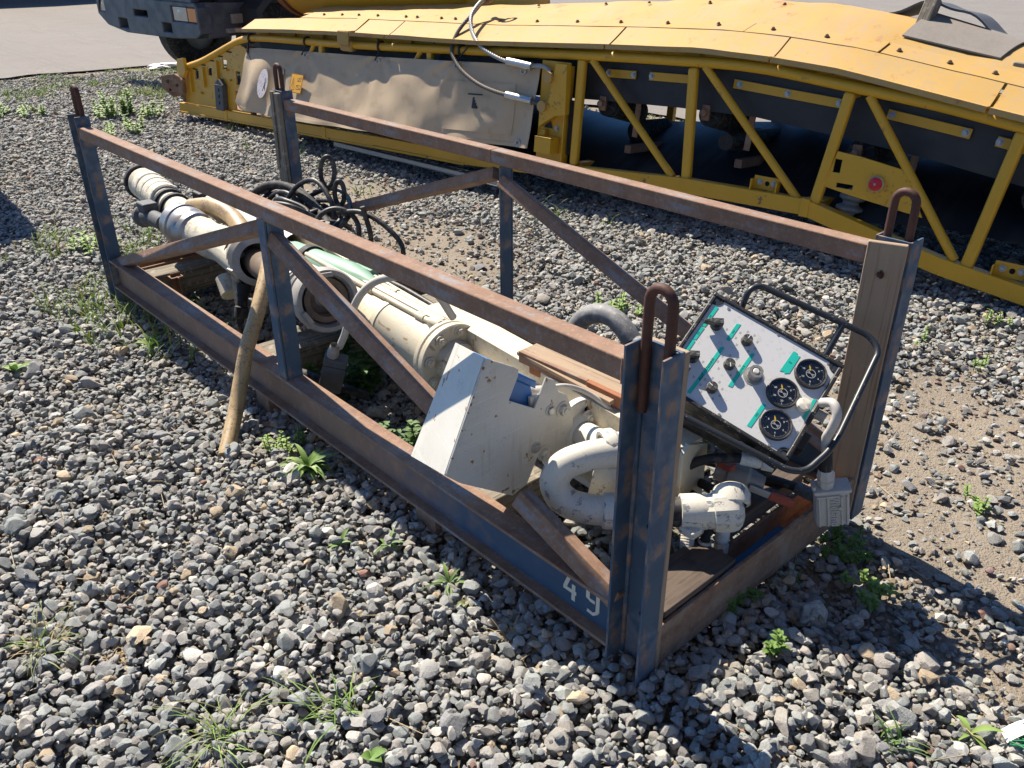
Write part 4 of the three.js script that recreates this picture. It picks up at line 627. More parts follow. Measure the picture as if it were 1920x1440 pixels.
// ---------------------------------------------------------------- truck and the yellow vessel behind the conveyor
{
  const tr = thing('truck', 'heavy truck with dark grey bumper and orange cab parked at the asphalt edge', 'truck', [10.1, 0, 4.0]);
  const W = (n, g, m, l, par = tr) => wpart(n, g, m, par, l);
  const orange = std({ map: tex((i) => mix([0.42, 0.1, 0.03], [0.48, 0.14, 0.05], F2[i]), 1), roughness: 0.45 });
  const z0 = 2.88, xr = 8.84, xl = 11.42;
  // bumper: shell pieces round the openings
  const shell = plate([[8.95, 0.6], [9.5, 0.57], [10.7, 0.56], [11.2, 0.62], [11.42, 0.74], [11.42, 0.9], [11.3, 0.97], [8.9, 0.97], [8.84, 0.92], [8.84, 0.66]], 0.14, [0, 0, z0], [1, 0, 0], [0, 1, 0], [rect(10.05, 0.77, 10.4, 0.84), rect(9.5, 0.63, 9.72, 0.73), rect(10.62, 0.61, 10.86, 0.72), rect(8.9, 0.76, 9.45, 0.92), rect(11.2, 0.78, 11.38, 0.93)], 0.012);
  const bp = W('bumper', [shell, plate([[0, 0.6], [0.5, 0.62], [0.5, 0.95], [0, 0.97]], 0.05, [xr + 0.06, 0, z0 + 0.1], [0, 0, 1], [0, 1, 0])], M.bumper);
  W('bumper_lip', rbox(2.3, 0.03, 0.1, 0.01, 10.1, 0.985, z0 + 0.04), M.bumper, null, bp);
  for (const [x, y, w, h] of [[10.22, 0.805, 0.36, 0.1], [9.6, 0.68, 0.26, 0.14]]) W('opening', rbox(w, h, 0.02, 0.004, x, y, z0 + 0.13), M.hole, null, bp);
  const glass = std({ color: new THREE.Color(0.3, 0.33, 0.34), metalness: 0.6, roughness: 0.15 });
  for (const x of [9.28, 11.29]) { const w = x > 10 ? 0.17 : 0.32; W('headlight', [rbox(w, 0.155, 0.05, 0.01, x, 0.84, z0 + 0.03), turned([x + 0.02, 0.835, z0 + 0.02], [x + 0.02, 0.835, z0 - 0.01], [[0, 0], [0, 0.06], [0.015, 0.05], [0.02, 0]], 20)], glass); W('indicator', rbox(x > 10 ? 0.05 : 0.19, 0.15, 0.06, 0.01, x > 10 ? 11.39 : 9.01, 0.84, z0 + 0.035), std({ color: new THREE.Color(0.6, 0.2, 0.02), roughness: 0.3 })); }
  // cab above, mostly out of the picture
  W('cab', [rbox(2.44, 0.3, 1.9, 0.04, 10.12, 1.62, z0 + 1.05), rbox(2.44, 1.1, 1.9, 0.08, 10.12, 2.4, z0 + 1.05)], orange);
  W('grille', rbox(2.3, 0.5, 0.2, 0.03, 10.12, 1.22, z0 + 0.18), M.black);
  W('grille_trim', rbox(2.2, 0.05, 0.05, 0.01, 10.0, 1.03, z0 + 0.06), orange);
  W('cab_side', [rbox(0.08, 0.55, 0.9, 0.02, xr + 0.12, 1.18, z0 + 0.75), rbox(0.06, 0.28, 0.45, 0.02, xr + 0.14, 0.8, z0 + 0.5)], M.black);
  W('marker_lamp', rbox(0.02, 0.05, 0.1, 0.006, xr + 0.06, 0.9, z0 + 0.46), std({ color: new THREE.Color(0.7, 0.24, 0.02), roughness: 0.35 }));
  W('step', [rbox(0.16, 0.1, 0.27, 0.008, xr + 0.05, 0.79, z0 + 0.52), rbox(0.2, 0.05, 0.5, 0.008, xr + 0.05, 0.67, z0 + 0.55)], M.cast);
  W('chassis', rbox(1.0, 0.3, 6.0, 0.02, 10.12, 0.85, z0 + 3.6), M.black);
  const tyre = (x, z) => { const w = W('wheel', turned([x - 0.16, 0.5, z], [x + 0.16, 0.5, z], [[0, 0.26], [0.0, 0.4], [0.03, 0.47], [0.07, 0.5], [0.25, 0.5], [0.29, 0.47], [0.32, 0.4], [0.32, 0.26]], 40), M.rubber); W('rim', turned([x - 0.14, 0.5, z], [x + 0.14, 0.5, z], [[0, 0], [0, 0.1], [0.05, 0.12], [0.08, 0.26], [0.2, 0.26], [0.23, 0], [0.24, 0]], 24), M.cast, null, w); };
  for (const x of [9.12, 11.1]) { tyre(x, 4.0); tyre(x, 7.4); }
  W('mudguard', plate([[-0.62, 0], [-0.6, 0.4], [-0.35, 0.62], [0.35, 0.62], [0.6, 0.4], [0.62, 0], [0.56, 0], [0.53, 0.36], [0.3, 0.56], [-0.3, 0.56], [-0.53, 0.36], [-0.56, 0]], 0.4, [8.9, 0.5, 4.0], [0, 0, 1], [0, 1, 0]), M.black);
  W('load_bed', rbox(2.4, 0.9, 4.2, 0.05, 10.12, 1.6, z0 + 4.2), M.darkGrey);
  tr.rotation.y = 0.0775; tr.position.set(10.31, 0, 4.12);
  // yellow hopper resting behind / above the conveyor cover
  const hp = thing('yellow_hopper', 'big round yellow hopper housing hanging over the far side of the conveyor cover', 'hopper', [5.85, 0.9, 3.62], 3.2425);
  const ax = [[-2.05, 0.52, 0], [2.4, 0.62, 0]];
  part('shell', turned([-1.32, 0.47, 0.02], [0.95, 0.52, -0.1], [[0, 0], [0, 0.40], [0.01, 0.44], [0.12, 0.45], [0.5, 0.485], [1.2, 0.47], [2.0, 0.44], [2.25, 0.4], [2.27, 0]], 48), M.yellow, hp);
  part('rim_ring', [turned([-1.38, 0.47, 0.02], [-1.2, 0.47, 0.02], [[0, 0.36], [0, 0.45], [0.025, 0.46], [0.05, 0.45], [0.05, 0.40], [0.08, 0.4], [0.08, 0.465], [0.11, 0.465], [0.11, 0.4]], 48)], M.orangeRust, hp);
  part('chute', plate([[-0.3, -0.02], [0.6, 0.0], [1.15, 0.16], [1.1, 0.7], [-0.3, 0.7]], 0.5, [0.25, 0.05, -0.35], [1, 0, 0], [0, 1, 0], [], 0.01), M.yellow, hp);
  part('leg', [bar([0.2, -1.2, -0.25], [0.2, 0.2, -0.25], 0.08, 0.08), bar([-0.9, -1.2, -0.25], [-0.9, 0.2, -0.25], 0.08, 0.08)].map((g) => g.translate(0, 0, -0.35)), M.yellow, hp);
  // a white scrap of plastic on the asphalt edge
  const sc = thing('plastic_scrap', 'crumpled white plastic scrap lying at the asphalt edge before the truck', 'litter', [11.75, 0.0, 3.72]);
  const g = new THREE.IcosahedronGeometry(1, 3); { const p = g.attributes.position; for (let i = 0; i < p.count; i++) { const x = p.getX(i), y = p.getY(i), z = p.getZ(i), k = 0.75 + 0.5 * vnoise(x * 3 + 9, z * 3 + y * 2, 5); p.setXYZ(i, x * 0.13 * k, Math.max(0, y) * 0.05 * k, z * 0.24 * k); } g.computeVertexNormals(); }
  part('plastic_scrap', muv(g), std({ color: new THREE.Color(0.75, 0.76, 0.78), roughness: 0.5 }), sc);
}

// ---------------------------------------------------------------- what lies inside the stillage
{
  // bearers
  const bearer = (label, a, b, h, d, m) => { const o = thing('timber_bearer', label, 'timber', [(a[0] + b[0]) / 2, 0, (a[2] + b[2]) / 2]); wpart('timber_bearer', bar(a, b, h, d, { r: 0.006 }), m, o); return o; };
  const b1 = bearer('long grey timber bearer under the far pipe ends, iron staple on its side', [3.22, 0.12, 0.08], [3.2, 0.12, 1.03], 0.12, 0.13, M.woodGrey);
  wpart('iron_staple', [rbox(0.05, 0.13, 0.006, 0.002, 3.11, 0.11, 0.21), rbox(0.006, 0.13, 0.05, 0.002, 3.13, 0.125, 0.21), rbox(0.05, 0.006, 0.06, 0.001, 3.13, 0.17, 0.21)].map((g) => g.translate(-0.015, 0, 0)), M.rust, b1);
  bearer('dark timber bearer in the shade under the claw coupling', [2.05, 0.11, 0.1], [2.02, 0.11, 1.03], 0.13, 0.15, M.woodGrey);
  bearer('dark timber bearer under the near end of the cream beam', [0.75, 0.1, 0.12], [0.74, 0.1, 1.03], 0.11, 0.14, M.woodGrey);

  // ------------------------------------------------ the cream pump pipe with its guard
  const pp = thing('pump_pipe', 'cream painted pump pipe with bolted flange, white sheet guard and U bend', 'pump', [1.2, 0.2, 0.44]);
  const W = (n, g, m, l, par = pp) => wpart(n, g, m, par, l);
  const A = (x, dy = 0, dz = 0) => [x, 0.31 + dy, 0.392 + 0.047 * x + dz];          // points on the pipe axis
  W('main_pipe', turned(A(1.27), A(2.62), [[0, 0.09], [0.02, 0.104], [0.36, 0.104], [0.365, 0.107], [0.385, 0.107], [0.39, 0.104], [0.62, 0.104], [0.63, 0.109], [0.66, 0.109], [0.67, 0.104], [1.3, 0.104], [1.35, 0.09], [1.35, 0]], 40), M.cream);
  for (const x of [1.62, 1.92]) W('pipe_band', turned(A(x), A(x + 0.02), [[0, 0.104], [0.001, 0.108], [0.018, 0.108], [0.02, 0.104]], 40), x > 1.8 ? M.rubber : M.cream);
  const fl = W('flange', [turned(A(1.245), A(1.275), [[0, 0], [0, 0.132], [0.004, 0.136], [0.026, 0.136], [0.03, 0.132], [0.03, 0.09]], 48), turned(A(1.28), A(1.305), [[0, 0.09], [0, 0.131], [0.004, 0.135], [0.021, 0.135], [0.025, 0.131], [0.025, 0.1]], 48)], M.cream);
  W('gasket', turned(A(1.276), A(1.28), [[0, 0.1], [0, 0.127], [0.004, 0.127], [0.004, 0.1]], 40), M.rubber, null, fl);
  for (let k = 0; k < 8; k++) { const a = k / 8 * 6.283 + 0.25; bolt(fl, A(1.243, Math.cos(a) * 0.108, Math.sin(a) * 0.108), [-1, 0, -0.047], 0.0145, M.cream); }
  W('hub', [turned(A(1.1), A(1.246), [[0, 0.0], [0, 0.05], [0.09, 0.055], [0.11, 0.075], [0.146, 0.08]], 32)], M.cream);
  // rods and a long rib on top of the pipe
  W('tie_rod', [cyl(A(1.33, 0.112, -0.01), A(2.3, 0.116, -0.01), 0.011, 0.011, 12), ...[1.4, 1.75, 2.05].map((x) => cyl(A(x, 0.112, -0.01), A(x + 0.05, 0.112, -0.01), 0.016, 0.016, 6))], M.cream);
  W('tie_rod', [cyl(A(1.3, 0.095, 0.07), A(2.2, 0.1, 0.07), 0.011, 0.011, 12), cyl(A(1.7, 0.098, 0.07), A(1.74, 0.098, 0.07), 0.015, 0.015, 8)], M.cream);
  W('rib', bar(A(1.35, 0.095, 0.03), A(2.1, 0.095, 0.03), 0.04, 0.03), M.hood);
  W('rod_nut', turned(A(1.3, 0.118, -0.012), A(1.36, 0.118, -0.012), [[0, 0], [0, 0.02], [0.02, 0.026], [0.05, 0.024], [0.06, 0.012]], 16), M.cream);
  // channel beam behind the pipe: near flange edge, web, rusty stiffeners
  const B = (x, y, dz = 0) => [x, y, 0.398 + 0.093 * x + dz];
  W('channel_beam', [bar(B(0.24, 0.3, 0.0), B(2.75, 0.3, 0.0), 0.235, 0.012), bar(B(0.24, 0.412, 0.05), B(1.5, 0.412, 0.05), 0.012, 0.1), bar(B(0.24, 0.19, 0.06), B(2.75, 0.19, 0.06), 0.012, 0.12)], M.cream);
  W('beam_end', plate([[0, 0], [0.13, 0.0], [0.13, 0.2], [0.03, 0.24], [0, 0.22]], 0.012, B(0.235, 0.19, -0.005), [0.09, 0, 1], [0, 1, 0]), M.cream);
  for (const [x0, x1] of [[1.42, 1.56], [1.98, 2.14]]) W('stiffener', bar(B(x0, 0.365, -0.012), B(x1, 0.365, -0.012), 0.09, 0.05), M.orangeRust, 'rusty brown block on the beam');
  for (const x of [1.58, 1.85, 2.3]) W('gusset', plate([[0, 0], [0.07, 0], [0.0, 0.1]], 0.008, B(x, 0.32, -0.07), [0, 0, 1], [0, 1, 0]), M.cream);
  // near flange, hub and pipe that leads into the U bend
  const f2 = W('flange', turned([0.602, 0.31, 0.42], [0.63, 0.31, 0.421], [[0, 0], [0, 0.106], [0.003, 0.11], [0.024, 0.11], [0.028, 0.105], [0.028, 0.05]], 40), M.hood);
  W('hole', cyl([0.6005, 0.385, 0.445], [0.603, 0.385, 0.445], 0.009, 0.009, 12), M.hole, null, f2);
  W('coupling_pipe', cyl(A(0.62), A(1.12), 0.06, 0.06, 28), M.cream);
  W('stub_pipe', cyl([0.63, 0.31, 0.42], [0.43, 0.352, 0.37], 0.043, 0.043, 24), M.chip);
  W('collar', turned([0.606, 0.314, 0.416], [0.566, 0.322, 0.406], [[0, 0.05], [0, 0.064], [0.012, 0.067], [0.03, 0.058], [0.042, 0.046]], 28), M.hood);
  // sheet guard: front plate in the plane x = 0.58 with its bolted foot, side sheet folded back
  const U = [0, 0, 1], Vv = [0, 1, 0];
  const face = [[0.033, 0.7], [0.125, 0.645], [0.144, 0.63], [0.143, 0.612], [0.109, 0.55], [0.204, 0.49], [0.247, 0.57], [0.277, 0.553], [0.296, 0.512], [0.222, 0.335], [0.177, 0.252], [0.121, 0.238], [-0.063, 0.366], [-0.11, 0.41]];
  const fx = 0.576;
  const gd = W('sheet_guard', [plate(face.slice().reverse().map(([a, b]) => [-a, b]), 0.004, [fx, 0, 0], [0, 0, -1], Vv, [], 0.0008)], M.hood, 'white folded sheet metal guard');
  { // side sheet
    const q = [[fx + 0.003, 0.7, 0.034], [0.76, 0.663, 0.086], [0.79, 0.35, -0.064], [fx + 0.003, 0.411, -0.109]].map(v);
    const mk = (off) => { const n = q[1].clone().sub(q[0]).cross(q[3].clone().sub(q[0])).normalize().multiplyScalar(off); return q.map((p) => p.clone().add(n)); };
    const a = mk(0), b = mk(0.004), pos = []; const tri = (x, y, z) => pos.push(...x.toArray(), ...y.toArray(), ...z.toArray());
    const quad = (A1, B1, C1, D1) => { tri(A1, B1, C1); tri(A1, C1, D1); };
    quad(a[0], a[3], a[2], a[1]); quad(b[0], b[1], b[2], b[3]); for (let k = 0; k < 4; k++) { const m = (k + 1) % 4; quad(a[k], a[m], b[m], b[k]); }
    const g = new THREE.BufferGeometry(); g.setAttribute('position', new THREE.Float32BufferAttribute(pos, 3)); g.computeVertexNormals();
    W('side_sheet', muv(g), M.hood, null, gd);
    W('weld_seam', tube([[fx + 0.001, 0.69, 0.03], [fx, 0.55, -0.041], [fx + 0.001, 0.415, -0.107]], 0.003, 14, 6), M.hood, null, gd);
    for (const [t, l] of [[0.04, 0.02], [0.3, 0.012], [0.36, 0.02], [0.44, 0.008], [0.6, 0.006], [0.85, 0.01]]) W('rust_spot', tube([0, 1].map((k) => { const u = t + k * l; return [fx + 0.0005 - 0.001, 0.69 - u * 0.275, 0.03 - u * 0.137]; }), 0.0036, 3, 6), M.orangeRust, null, gd);
  }
  W('foot_plate', plate([[-0.225, 0.34], [-0.2, 0.52], [-0.3, 0.505], [-0.345, 0.475], [-0.375, 0.405], [-0.375, 0.33], [-0.33, 0.26], [-0.27, 0.26]].reverse(), 0.008, [fx + 0.014, 0, 0], [0, 0, -1], Vv, [], 0.001), M.hood);
  for (const [z, y] of [[0.264, 0.461], [0.21, 0.362]]) W('rivet', turned([fx, y, z], [fx - 0.012, y, z], [[0, 0], [0, 0.018], [0.003, 0.018], [0.004, 0.013], [0.01, 0.011], [0.012, 0.006], [0.012, 0]], 20), M.zinc);
  for (const [z, y] of [[0.327, 0.435], [0.255, 0.318], [0.435, 0.365], [0.40, 0.235]]) bolt(pp, [fx + 0.012, y, z], [-1, 0, 0], 0.017, M.chip);
  // blue motor housing inside the guard
  const bl = W('blue_housing', [plate([[0.07, 0.38], [0.205, 0.38], [0.21, 0.5], [0.2, 0.545], [0.09, 0.625], [0.07, 0.625]].map(([a, b]) => [a, b]), 0.12, [0.73, 0, 0.02], [0, 0, 1], [0, 1, 0], [], 0.006)], M.blue, 'blue plastic housing');
  W('lid', plate([[0.075, 0.632], [0.1, 0.635], [0.215, 0.552], [0.212, 0.53], [0.09, 0.618]], 0.13, [0.735, 0, 0.022], [0, 0, 1], [0, 1, 0], [], 0.004), M.blue, null, bl);
  W('cable_gland', [cyl([0.66, 0.49, 0.24], [0.64, 0.48, 0.3], 0.02, 0.02, 14), cyl([0.66, 0.49, 0.24], [0.655, 0.487, 0.265], 0.024, 0.024, 6)], M.plugGrey);
  W('sensor_cable', tube([[0.64, 0.49, 0.29], [0.61, 0.49, 0.36], [0.57, 0.45, 0.43], [0.5, 0.4, 0.46], [0.46, 0.34, 0.45]], 0.008, 40, 8), M.plugGrey);
  // U bend with hose couplings, running on behind the near post to an elbow
  W('pipe_joint', [cyl([0.452, 0.347, 0.372], [0.33, 0.42, 0.33], 0.046, 0.046, 24), turned([0.375, 0.418, 0.27], [0.355, 0.425, 0.312], [[0, 0.044], [0, 0.054], [0.014, 0.057], [0.034, 0.054], [0.044, 0.044]], 24)], M.chip);
  const ub = [[0.32, 0.418, 0.33], [0.35, 0.422, 0.275], [0.385, 0.42, 0.21], [0.415, 0.4, 0.16], [0.426, 0.363, 0.138], [0.417, 0.325, 0.138], [0.388, 0.298, 0.152], [0.34, 0.29, 0.18], [0.29, 0.29, 0.215]];
  W('u_bend', tube(ub, 0.0405, 60, 24), M.chip, 'chipped white U-shaped pipe bend');
  W('pipe_socket', turned([0.31, 0.29, 0.2], [0.2, 0.29, 0.31], [[0, 0.041], [0.005, 0.049], [0.05, 0.051], [0.1, 0.047], [0.13, 0.042], [0.155, 0.038]], 24), M.chip);
  W('hose_piece', cyl([0.215, 0.29, 0.296], [0.145, 0.29, 0.372], 0.04, 0.04, 24), M.rubber);
  const cl = W('hose_clamp', [turned([0.168, 0.29, 0.348], [0.118, 0.29, 0.4], [[0, 0.041], [0.001, 0.048], [0.05, 0.05], [0.072, 0.046]], 24), rbox(0.05, 0.022, 0.05, 0.006, 0.12, 0.262, 0.34)], M.chip);
  for (const d of [0, 0.022]) bolt(cl, [0.124 - d, 0.262 + 0.012, 0.335 + d], [-0.3, 0.9, -0.3], 0.008, M.chip);
  W('elbow', [turned([0.128, 0.29, 0.39], [0.06, 0.3, 0.46], [[0, 0.04], [0.01, 0.047], [0.028, 0.05], [0.03, 0.057], [0.055, 0.06], [0.075, 0.06], [0.09, 0.056], [0.1, 0.046], [0.108, 0.03], [0.11, 0]], 10), turned([0.075, 0.31, 0.445], [0.12, 0.36, 0.49], [[0, 0.04], [0.004, 0.05], [0.03, 0.052], [0.05, 0.045], [0.06, 0.03], [0.06, 0]], 24)], M.chip, 'chipped white pipe elbow');
  W('web_plate', plate([[0, 0], [0.12, 0], [0.1, 0.14], [0.02, 0.12]], 0.008, [0.41, 0.26, 0.25], [-0.5, 0, 0.5], [0, 1, 0]), M.chip);
  W('base_skid', bar([0.3, 0.2, 0.43], [1.3, 0.2, 0.47], 0.02, 0.16), M.cream);

  // ------------------------------------------------ pieces that belong to other gear
  const g1 = thing('green_cylinder', 'faded green cylinder lying on the cream pipe beside the rail', 'cylinder', [2.1, 0.38, 0.53]);
  wpart('cylinder_body', turned([2.5, 0.37, 0.52], [1.86, 0.4, 0.525], [[0, 0], [0, 0.05], [0.03, 0.062], [0.5, 0.062], [0.58, 0.05], [0.66, 0.03], [0.66, 0]], 28), M.green, g1);
  wpart('cylinder_clamp', [turned([2.34, 0.378, 0.521], [2.3, 0.38, 0.521], [[0, 0.06], [0, 0.072], [0.04, 0.072], [0.04, 0.06]], 28)], M.rubber, g1);
  wpart('port_boss', [rbox(0.12, 0.03, 0.04, 0.004, 1.98, 0.42, 0.585)], M.green, g1);
  wpart('cylinder_rod', cyl([1.88, 0.4, 0.525], [1.55, 0.4, 0.52], 0.012, 0.012, 12), M.cream, g1);

  const ch = thing('rusty_channel', 'rusty steel plate bracket lying on the cream beam beside the top rail', 'bracket', [0.7, 0.43, 0.53]);
  wpart('channel_plate', plate([[0, 0], [0.42, -0.03], [0.44, 0.1], [0.03, 0.11]], 0.012, [0.93, 0.44, 0.465], [-1, 0, 0.02], [0, 0.2, 1]), M.wood, ch);
  wpart('channel_plate', bar([0.92, 0.44, 0.468], [0.62, 0.447, 0.468], 0.04, 0.014), M.rust, ch); wpart('channel_plate', bar([0.62, 0.447, 0.468], [0.42, 0.445, 0.47], 0.04, 0.02), M.orangeRust, ch);
  wpart('spacer', [rbox(0.05, 0.05, 0.05, 0.004, 0.85, 0.42, 0.49), rbox(0.05, 0.05, 0.04, 0.004, 0.66, 0.42, 0.48), rbox(0.03, 0.04, 0.03, 0.004, 0.45, 0.43, 0.49)], M.orangeRust, ch);

  const cm = thing('arched_bracket', 'dark grey arched cast bracket with a bolt hole, behind the near top rail', 'bracket', [1.0, 0.3, 0.9]);
  { // thick C-shaped arm in an upright plane
    const o = [1.08, 0.315, 0.88], Ax = v([-1, 0, 0.06]).normalize(), pts = [[-0.02, -0.06], [0.03, -0.06], [0.045, 0.03], [0.085, 0.065], [0.15, 0.07], [0.2, 0.04], [0.215, 0.03], [0.28, 0.03], [0.31, 0.06], [0.3, 0.09], [0.25, 0.095], [0.2, 0.135], [0.13, 0.155], [0.06, 0.14], [0.01, 0.08]];
    { const q = [[1.06, 0.27, 0.86], [1.065, 0.34, 0.87], [1.03, 0.415, 0.885], [0.96, 0.452, 0.895], [0.89, 0.447, 0.9], [0.845, 0.42, 0.9], [0.815, 0.392, 0.9]]; const g = tube(q, 0.036, 40, 10); wpart('bracket_arm', [g, rbox(0.1, 0.075, 0.05, 0.02, 0.805, 0.38, 0.9, 2)], M.arch, cm); wpart('bolt_hole', cyl([0.8, 0.39, 0.8735], [0.8, 0.39, 0.878], 0.012, 0.012, 14), M.hole, cm); }
    wpart('bracket_plate', [plate(rect(0.3, -0.05, 0.42, 0.09), 0.03, o, Ax.toArray(), [0.1, 1, 0.45], [], 0.004)], M.plugGrey, cm);
    wpart('bracket_rod', [cyl([1.15, 0.3, 0.78], [0.55, 0.38, 0.72], 0.02, 0.02, 14), cyl([1.3, 0.28, 0.82], [0.9, 0.33, 0.74], 0.024, 0.024, 14)], M.rubber, cm);
  }
  // brown hose with claw couplings in front of the mid post
  const ck = thing('claw_hose', 'short brown hose with a cast claw coupling facing the camera under the brace', 'hose coupling', [2.1, 0.3, 0.3]);
  wpart('hose', tube([[2.6, 0.345, 0.385], [2.55, 0.35, 0.38], [2.3, 0.357, 0.35], [2.1, 0.37, 0.335], [1.99, 0.389, 0.32]], 0.062, 40, 20), M.brownHose, ck);
  wpart('hose_clamp', [0, 0.03, 0.06].map((d) => turned([2.16 - d, 0.366, 0.34], [2.14 - d, 0.368, 0.338], [[0, 0.06], [0, 0.072], [0.014, 0.072], [0.014, 0.06]], 24)), M.alu, ck);
  const dir = v([-0.95, 0.2, -0.23]).normalize(), c0 = v([1.997, 0.388, 0.32]);
  const at = (d) => c0.clone().addScaledVector(dir, d);
  wpart('coupling_tail', turned(at(-0.06), at(0.19), [[0, 0.066], [0.0, 0.085], [0.03, 0.088], [0.035, 0.075], [0.06, 0.075], [0.065, 0.086], [0.1, 0.086], [0.105, 0.07], [0.19, 0.075], [0.25, 0.085]], 28), M.alu, ck);
  const rg = wpart('claw_ring', [turned(at(0.17), at(0.29), [[0, 0.08], [0.0, 0.108], [0.012, 0.118], [0.05, 0.122], [0.09, 0.122], [0.105, 0.116], [0.105, 0.1], [0.085, 0.094], [0.06, 0.09], [0.03, 0.086], [0.015, 0.05], [0.015, 0]], 44)], M.cast, ck);
  { const m = frameOf(c0, at(1)); for (let k = 0; k < 3; k++) { const a = k * 2.09 + 0.5; const g = rbox(0.02, 0.055, 0.018, 0.004, 0.275, 0, 0); const w = new THREE.Matrix4().copy(m).setPosition(c0).multiply(new THREE.Matrix4().makeRotationX(a)).multiply(new THREE.Matrix4().makeTranslation(0, 0, 0.098)); wpart('claw', g.applyMatrix4(w), M.cast, ck, null); } }
  wpart('rubber_seal', turned(at(0.2), at(0.26), [[0, 0.03], [0, 0.062], [0.04, 0.07], [0.045, 0.08], [0.05, 0.084], [0.052, 0.062], [0.02, 0.055]], 32), M.brownHose, ck);

  // far pipe: taped light pipe running out past the far end, with a couple of fittings
  const fp = thing('taped_pipe', 'cloth-taped pale pipe reaching out past the far end of the stillage', 'pipe', [3.4, 0.2, 0.45]);
  const Q = (x, dy = 0, dz = 0) => [x, 0.345 + (x - 3.4) * 0.03 + dy, 0.415 + 0.105 * (x - 3.2) + dz];
  wpart('pipe', turned(Q(4.2), Q(2.55), [[0, 0], [0, 0.085], [0.02, 0.09], [0.03, 0.09], [0.05, 0.08], [0.22, 0.08], [0.25, 0.086], [0.42, 0.082], [0.45, 0.075], [0.55, 0.07], [0.58, 0.073], [1.65, 0.073]], 28), M.fibre, fp);
  wpart('end_disc', turned(Q(4.23), Q(4.19), [[0, 0], [0, 0.1], [0.005, 0.104], [0.03, 0.104], [0.035, 0.1], [0.035, 0.05]], 32), M.rubber, fp);
  wpart('tape_wrap', [4.12, 4.02, 3.93, 3.85].map((x, k) => turned(Q(x, 0, 0), Q(x - 0.09, 0.004, 0.003), [[0, 0.08], [0.004, 0.089], [0.02, 0.091], [0.035, 0.087], [0.05, 0.092], [0.08, 0.089], [0.09, 0.08]], 24)), M.fibre, fp);
  wpart('band', [3.72, 3.62].map((x) => turned(Q(x), Q(x - 0.025), [[0, 0.074], [0, 0.086], [0.025, 0.086], [0.025, 0.074]], 24)), M.rubber, fp);
  // grey sleeve and tilted joint box further along (behind the rail)
  wpart('side_fitting', [cyl([3.62, 0.33, 0.33], [3.45, 0.335, 0.325], 0.042, 0.042, 18), turned([3.72, 0.32, 0.31], [3.6, 0.33, 0.33], [[0, 0], [0, 0.055], [0.03, 0.06], [0.05, 0.045], [0.09, 0.05], [0.12, 0.044]], 12), rbox(0.1, 0.05, 0.08, 0.01, 3.66, 0.38, 0.33)], M.darkGrey, fp);
  // stainless coupling in the foreground of the far pipes
  const sc = thing('camlock_coupling', 'shiny aluminium camlock coupling with open end on the near taped branch pipe', 'hose coupling', [3.2, 0.3, 0.38]);
  const cd = (d, dy = 0) => [3.36 - d * 0.98, 0.36 - d * 0.1 + dy, 0.355 + d * 0.11];
  wpart('coupling_body', turned(cd(0.0), cd(0.3), [[0.0, 0.08], [0.0, 0.092], [0.005, 0.096], [0.05, 0.099], [0.055, 0.107], [0.075, 0.11], [0.08, 0.103], [0.1, 0.107], [0.14, 0.108], [0.155, 0.1], [0.16, 0.104], [0.19, 0.1], [0.205, 0.086], [0.23, 0.084]], 40), M.alu, sc);
  wpart('bore', turned(cd(0.004), cd(0.12), [[0, 0.088], [0.05, 0.076], [0.07, 0.076], [0.075, 0]], 36), M.cast, sc);
  wpart('valve_stem', cyl(cd(0.08), cd(0.01), 0.018, 0.014, 16), M.alu, sc);
  wpart('branch_pipe', tube([cd(0.2), cd(0.32), [2.98, 0.33, 0.4], [2.86, 0.32, 0.43], [2.7, 0.325, 0.41]], 0.088, 40, 22), M.fibre, sc);
  wpart('ribbed_sleeve', turned([2.7, 0.325, 0.41], [2.5, 0.37, 0.363], [[0, 0.07], [0, 0.1], [0.01, 0.108], [0.05, 0.11], ...[0.06, 0.085, 0.11, 0.135, 0.16].flatMap((a) => [[a, 0.11], [a + 0.006, 0.103], [a + 0.018, 0.103], [a + 0.024, 0.11]]), [0.2, 0.08]], 36), M.cast, sc); wpart('sleeve_edge', turned([2.71, 0.323, 0.412], [2.5, 0.37, 0.363], [[0, 0.09], [0, 0.114], [0.012, 0.114], [0.012, 0.09]], 36), M.brownHose, sc);
  for (let k = 0; k < 4; k++) { const x = [2.64 - k * 0.025, 0.34 + k * 0.005, 0.395 - k * 0.005]; wpart('clamp_screw', bar([x[0] + 0.01, x[1] - 0.02, x[2] - 0.115], [x[0], x[1] - 0.085, x[2] - 0.085], 0.012, 0.012), M.steel, sc); }
  wpart('drain_pipe', [cyl([2.85, 0.2, 0.35], [2.78, 0.14, 0.33], 0.05, 0.045, 16), cyl([2.78, 0.26, 0.36], [2.7, 0.07, 0.32], 0.012, 0.012, 8)], M.fibre, sc);
  // yellow transparent hose: from the far coupling, over the pipes, down across the beam to the gravel
  const h1 = thing('yellow_hose', 'amber plastic hose hanging over the bottom beam with its open end on the gravel', 'hose', [1.75, 0, -0.2]);
  const hp = [[2.3, 0.44, 0.34], [2.2, 0.5, 0.28], [2.1, 0.51, 0.22], [2.02, 0.45, 0.145], [1.95, 0.37, 0.065], [1.905, 0.28, -0.01], [1.875, 0.18, -0.065], [1.82, 0.09, -0.13], [1.695, 0.0, -0.245]];
  wpart('hose', tube(hp, 0.0285, 90, 18), M.hose, h1);
  const h2 = thing('yellow_hose', 'short amber hose arching over the far pipe behind the camlock coupling', 'hose', [3.1, 0.4, 0.47]);
  wpart('hose', tube([[3.42, 0.4, 0.47], [3.27, 0.43, 0.505], [3.1, 0.425, 0.52], [2.93, 0.39, 0.5], [2.75, 0.34, 0.45]], 0.042, 50, 18), M.hose, h2);
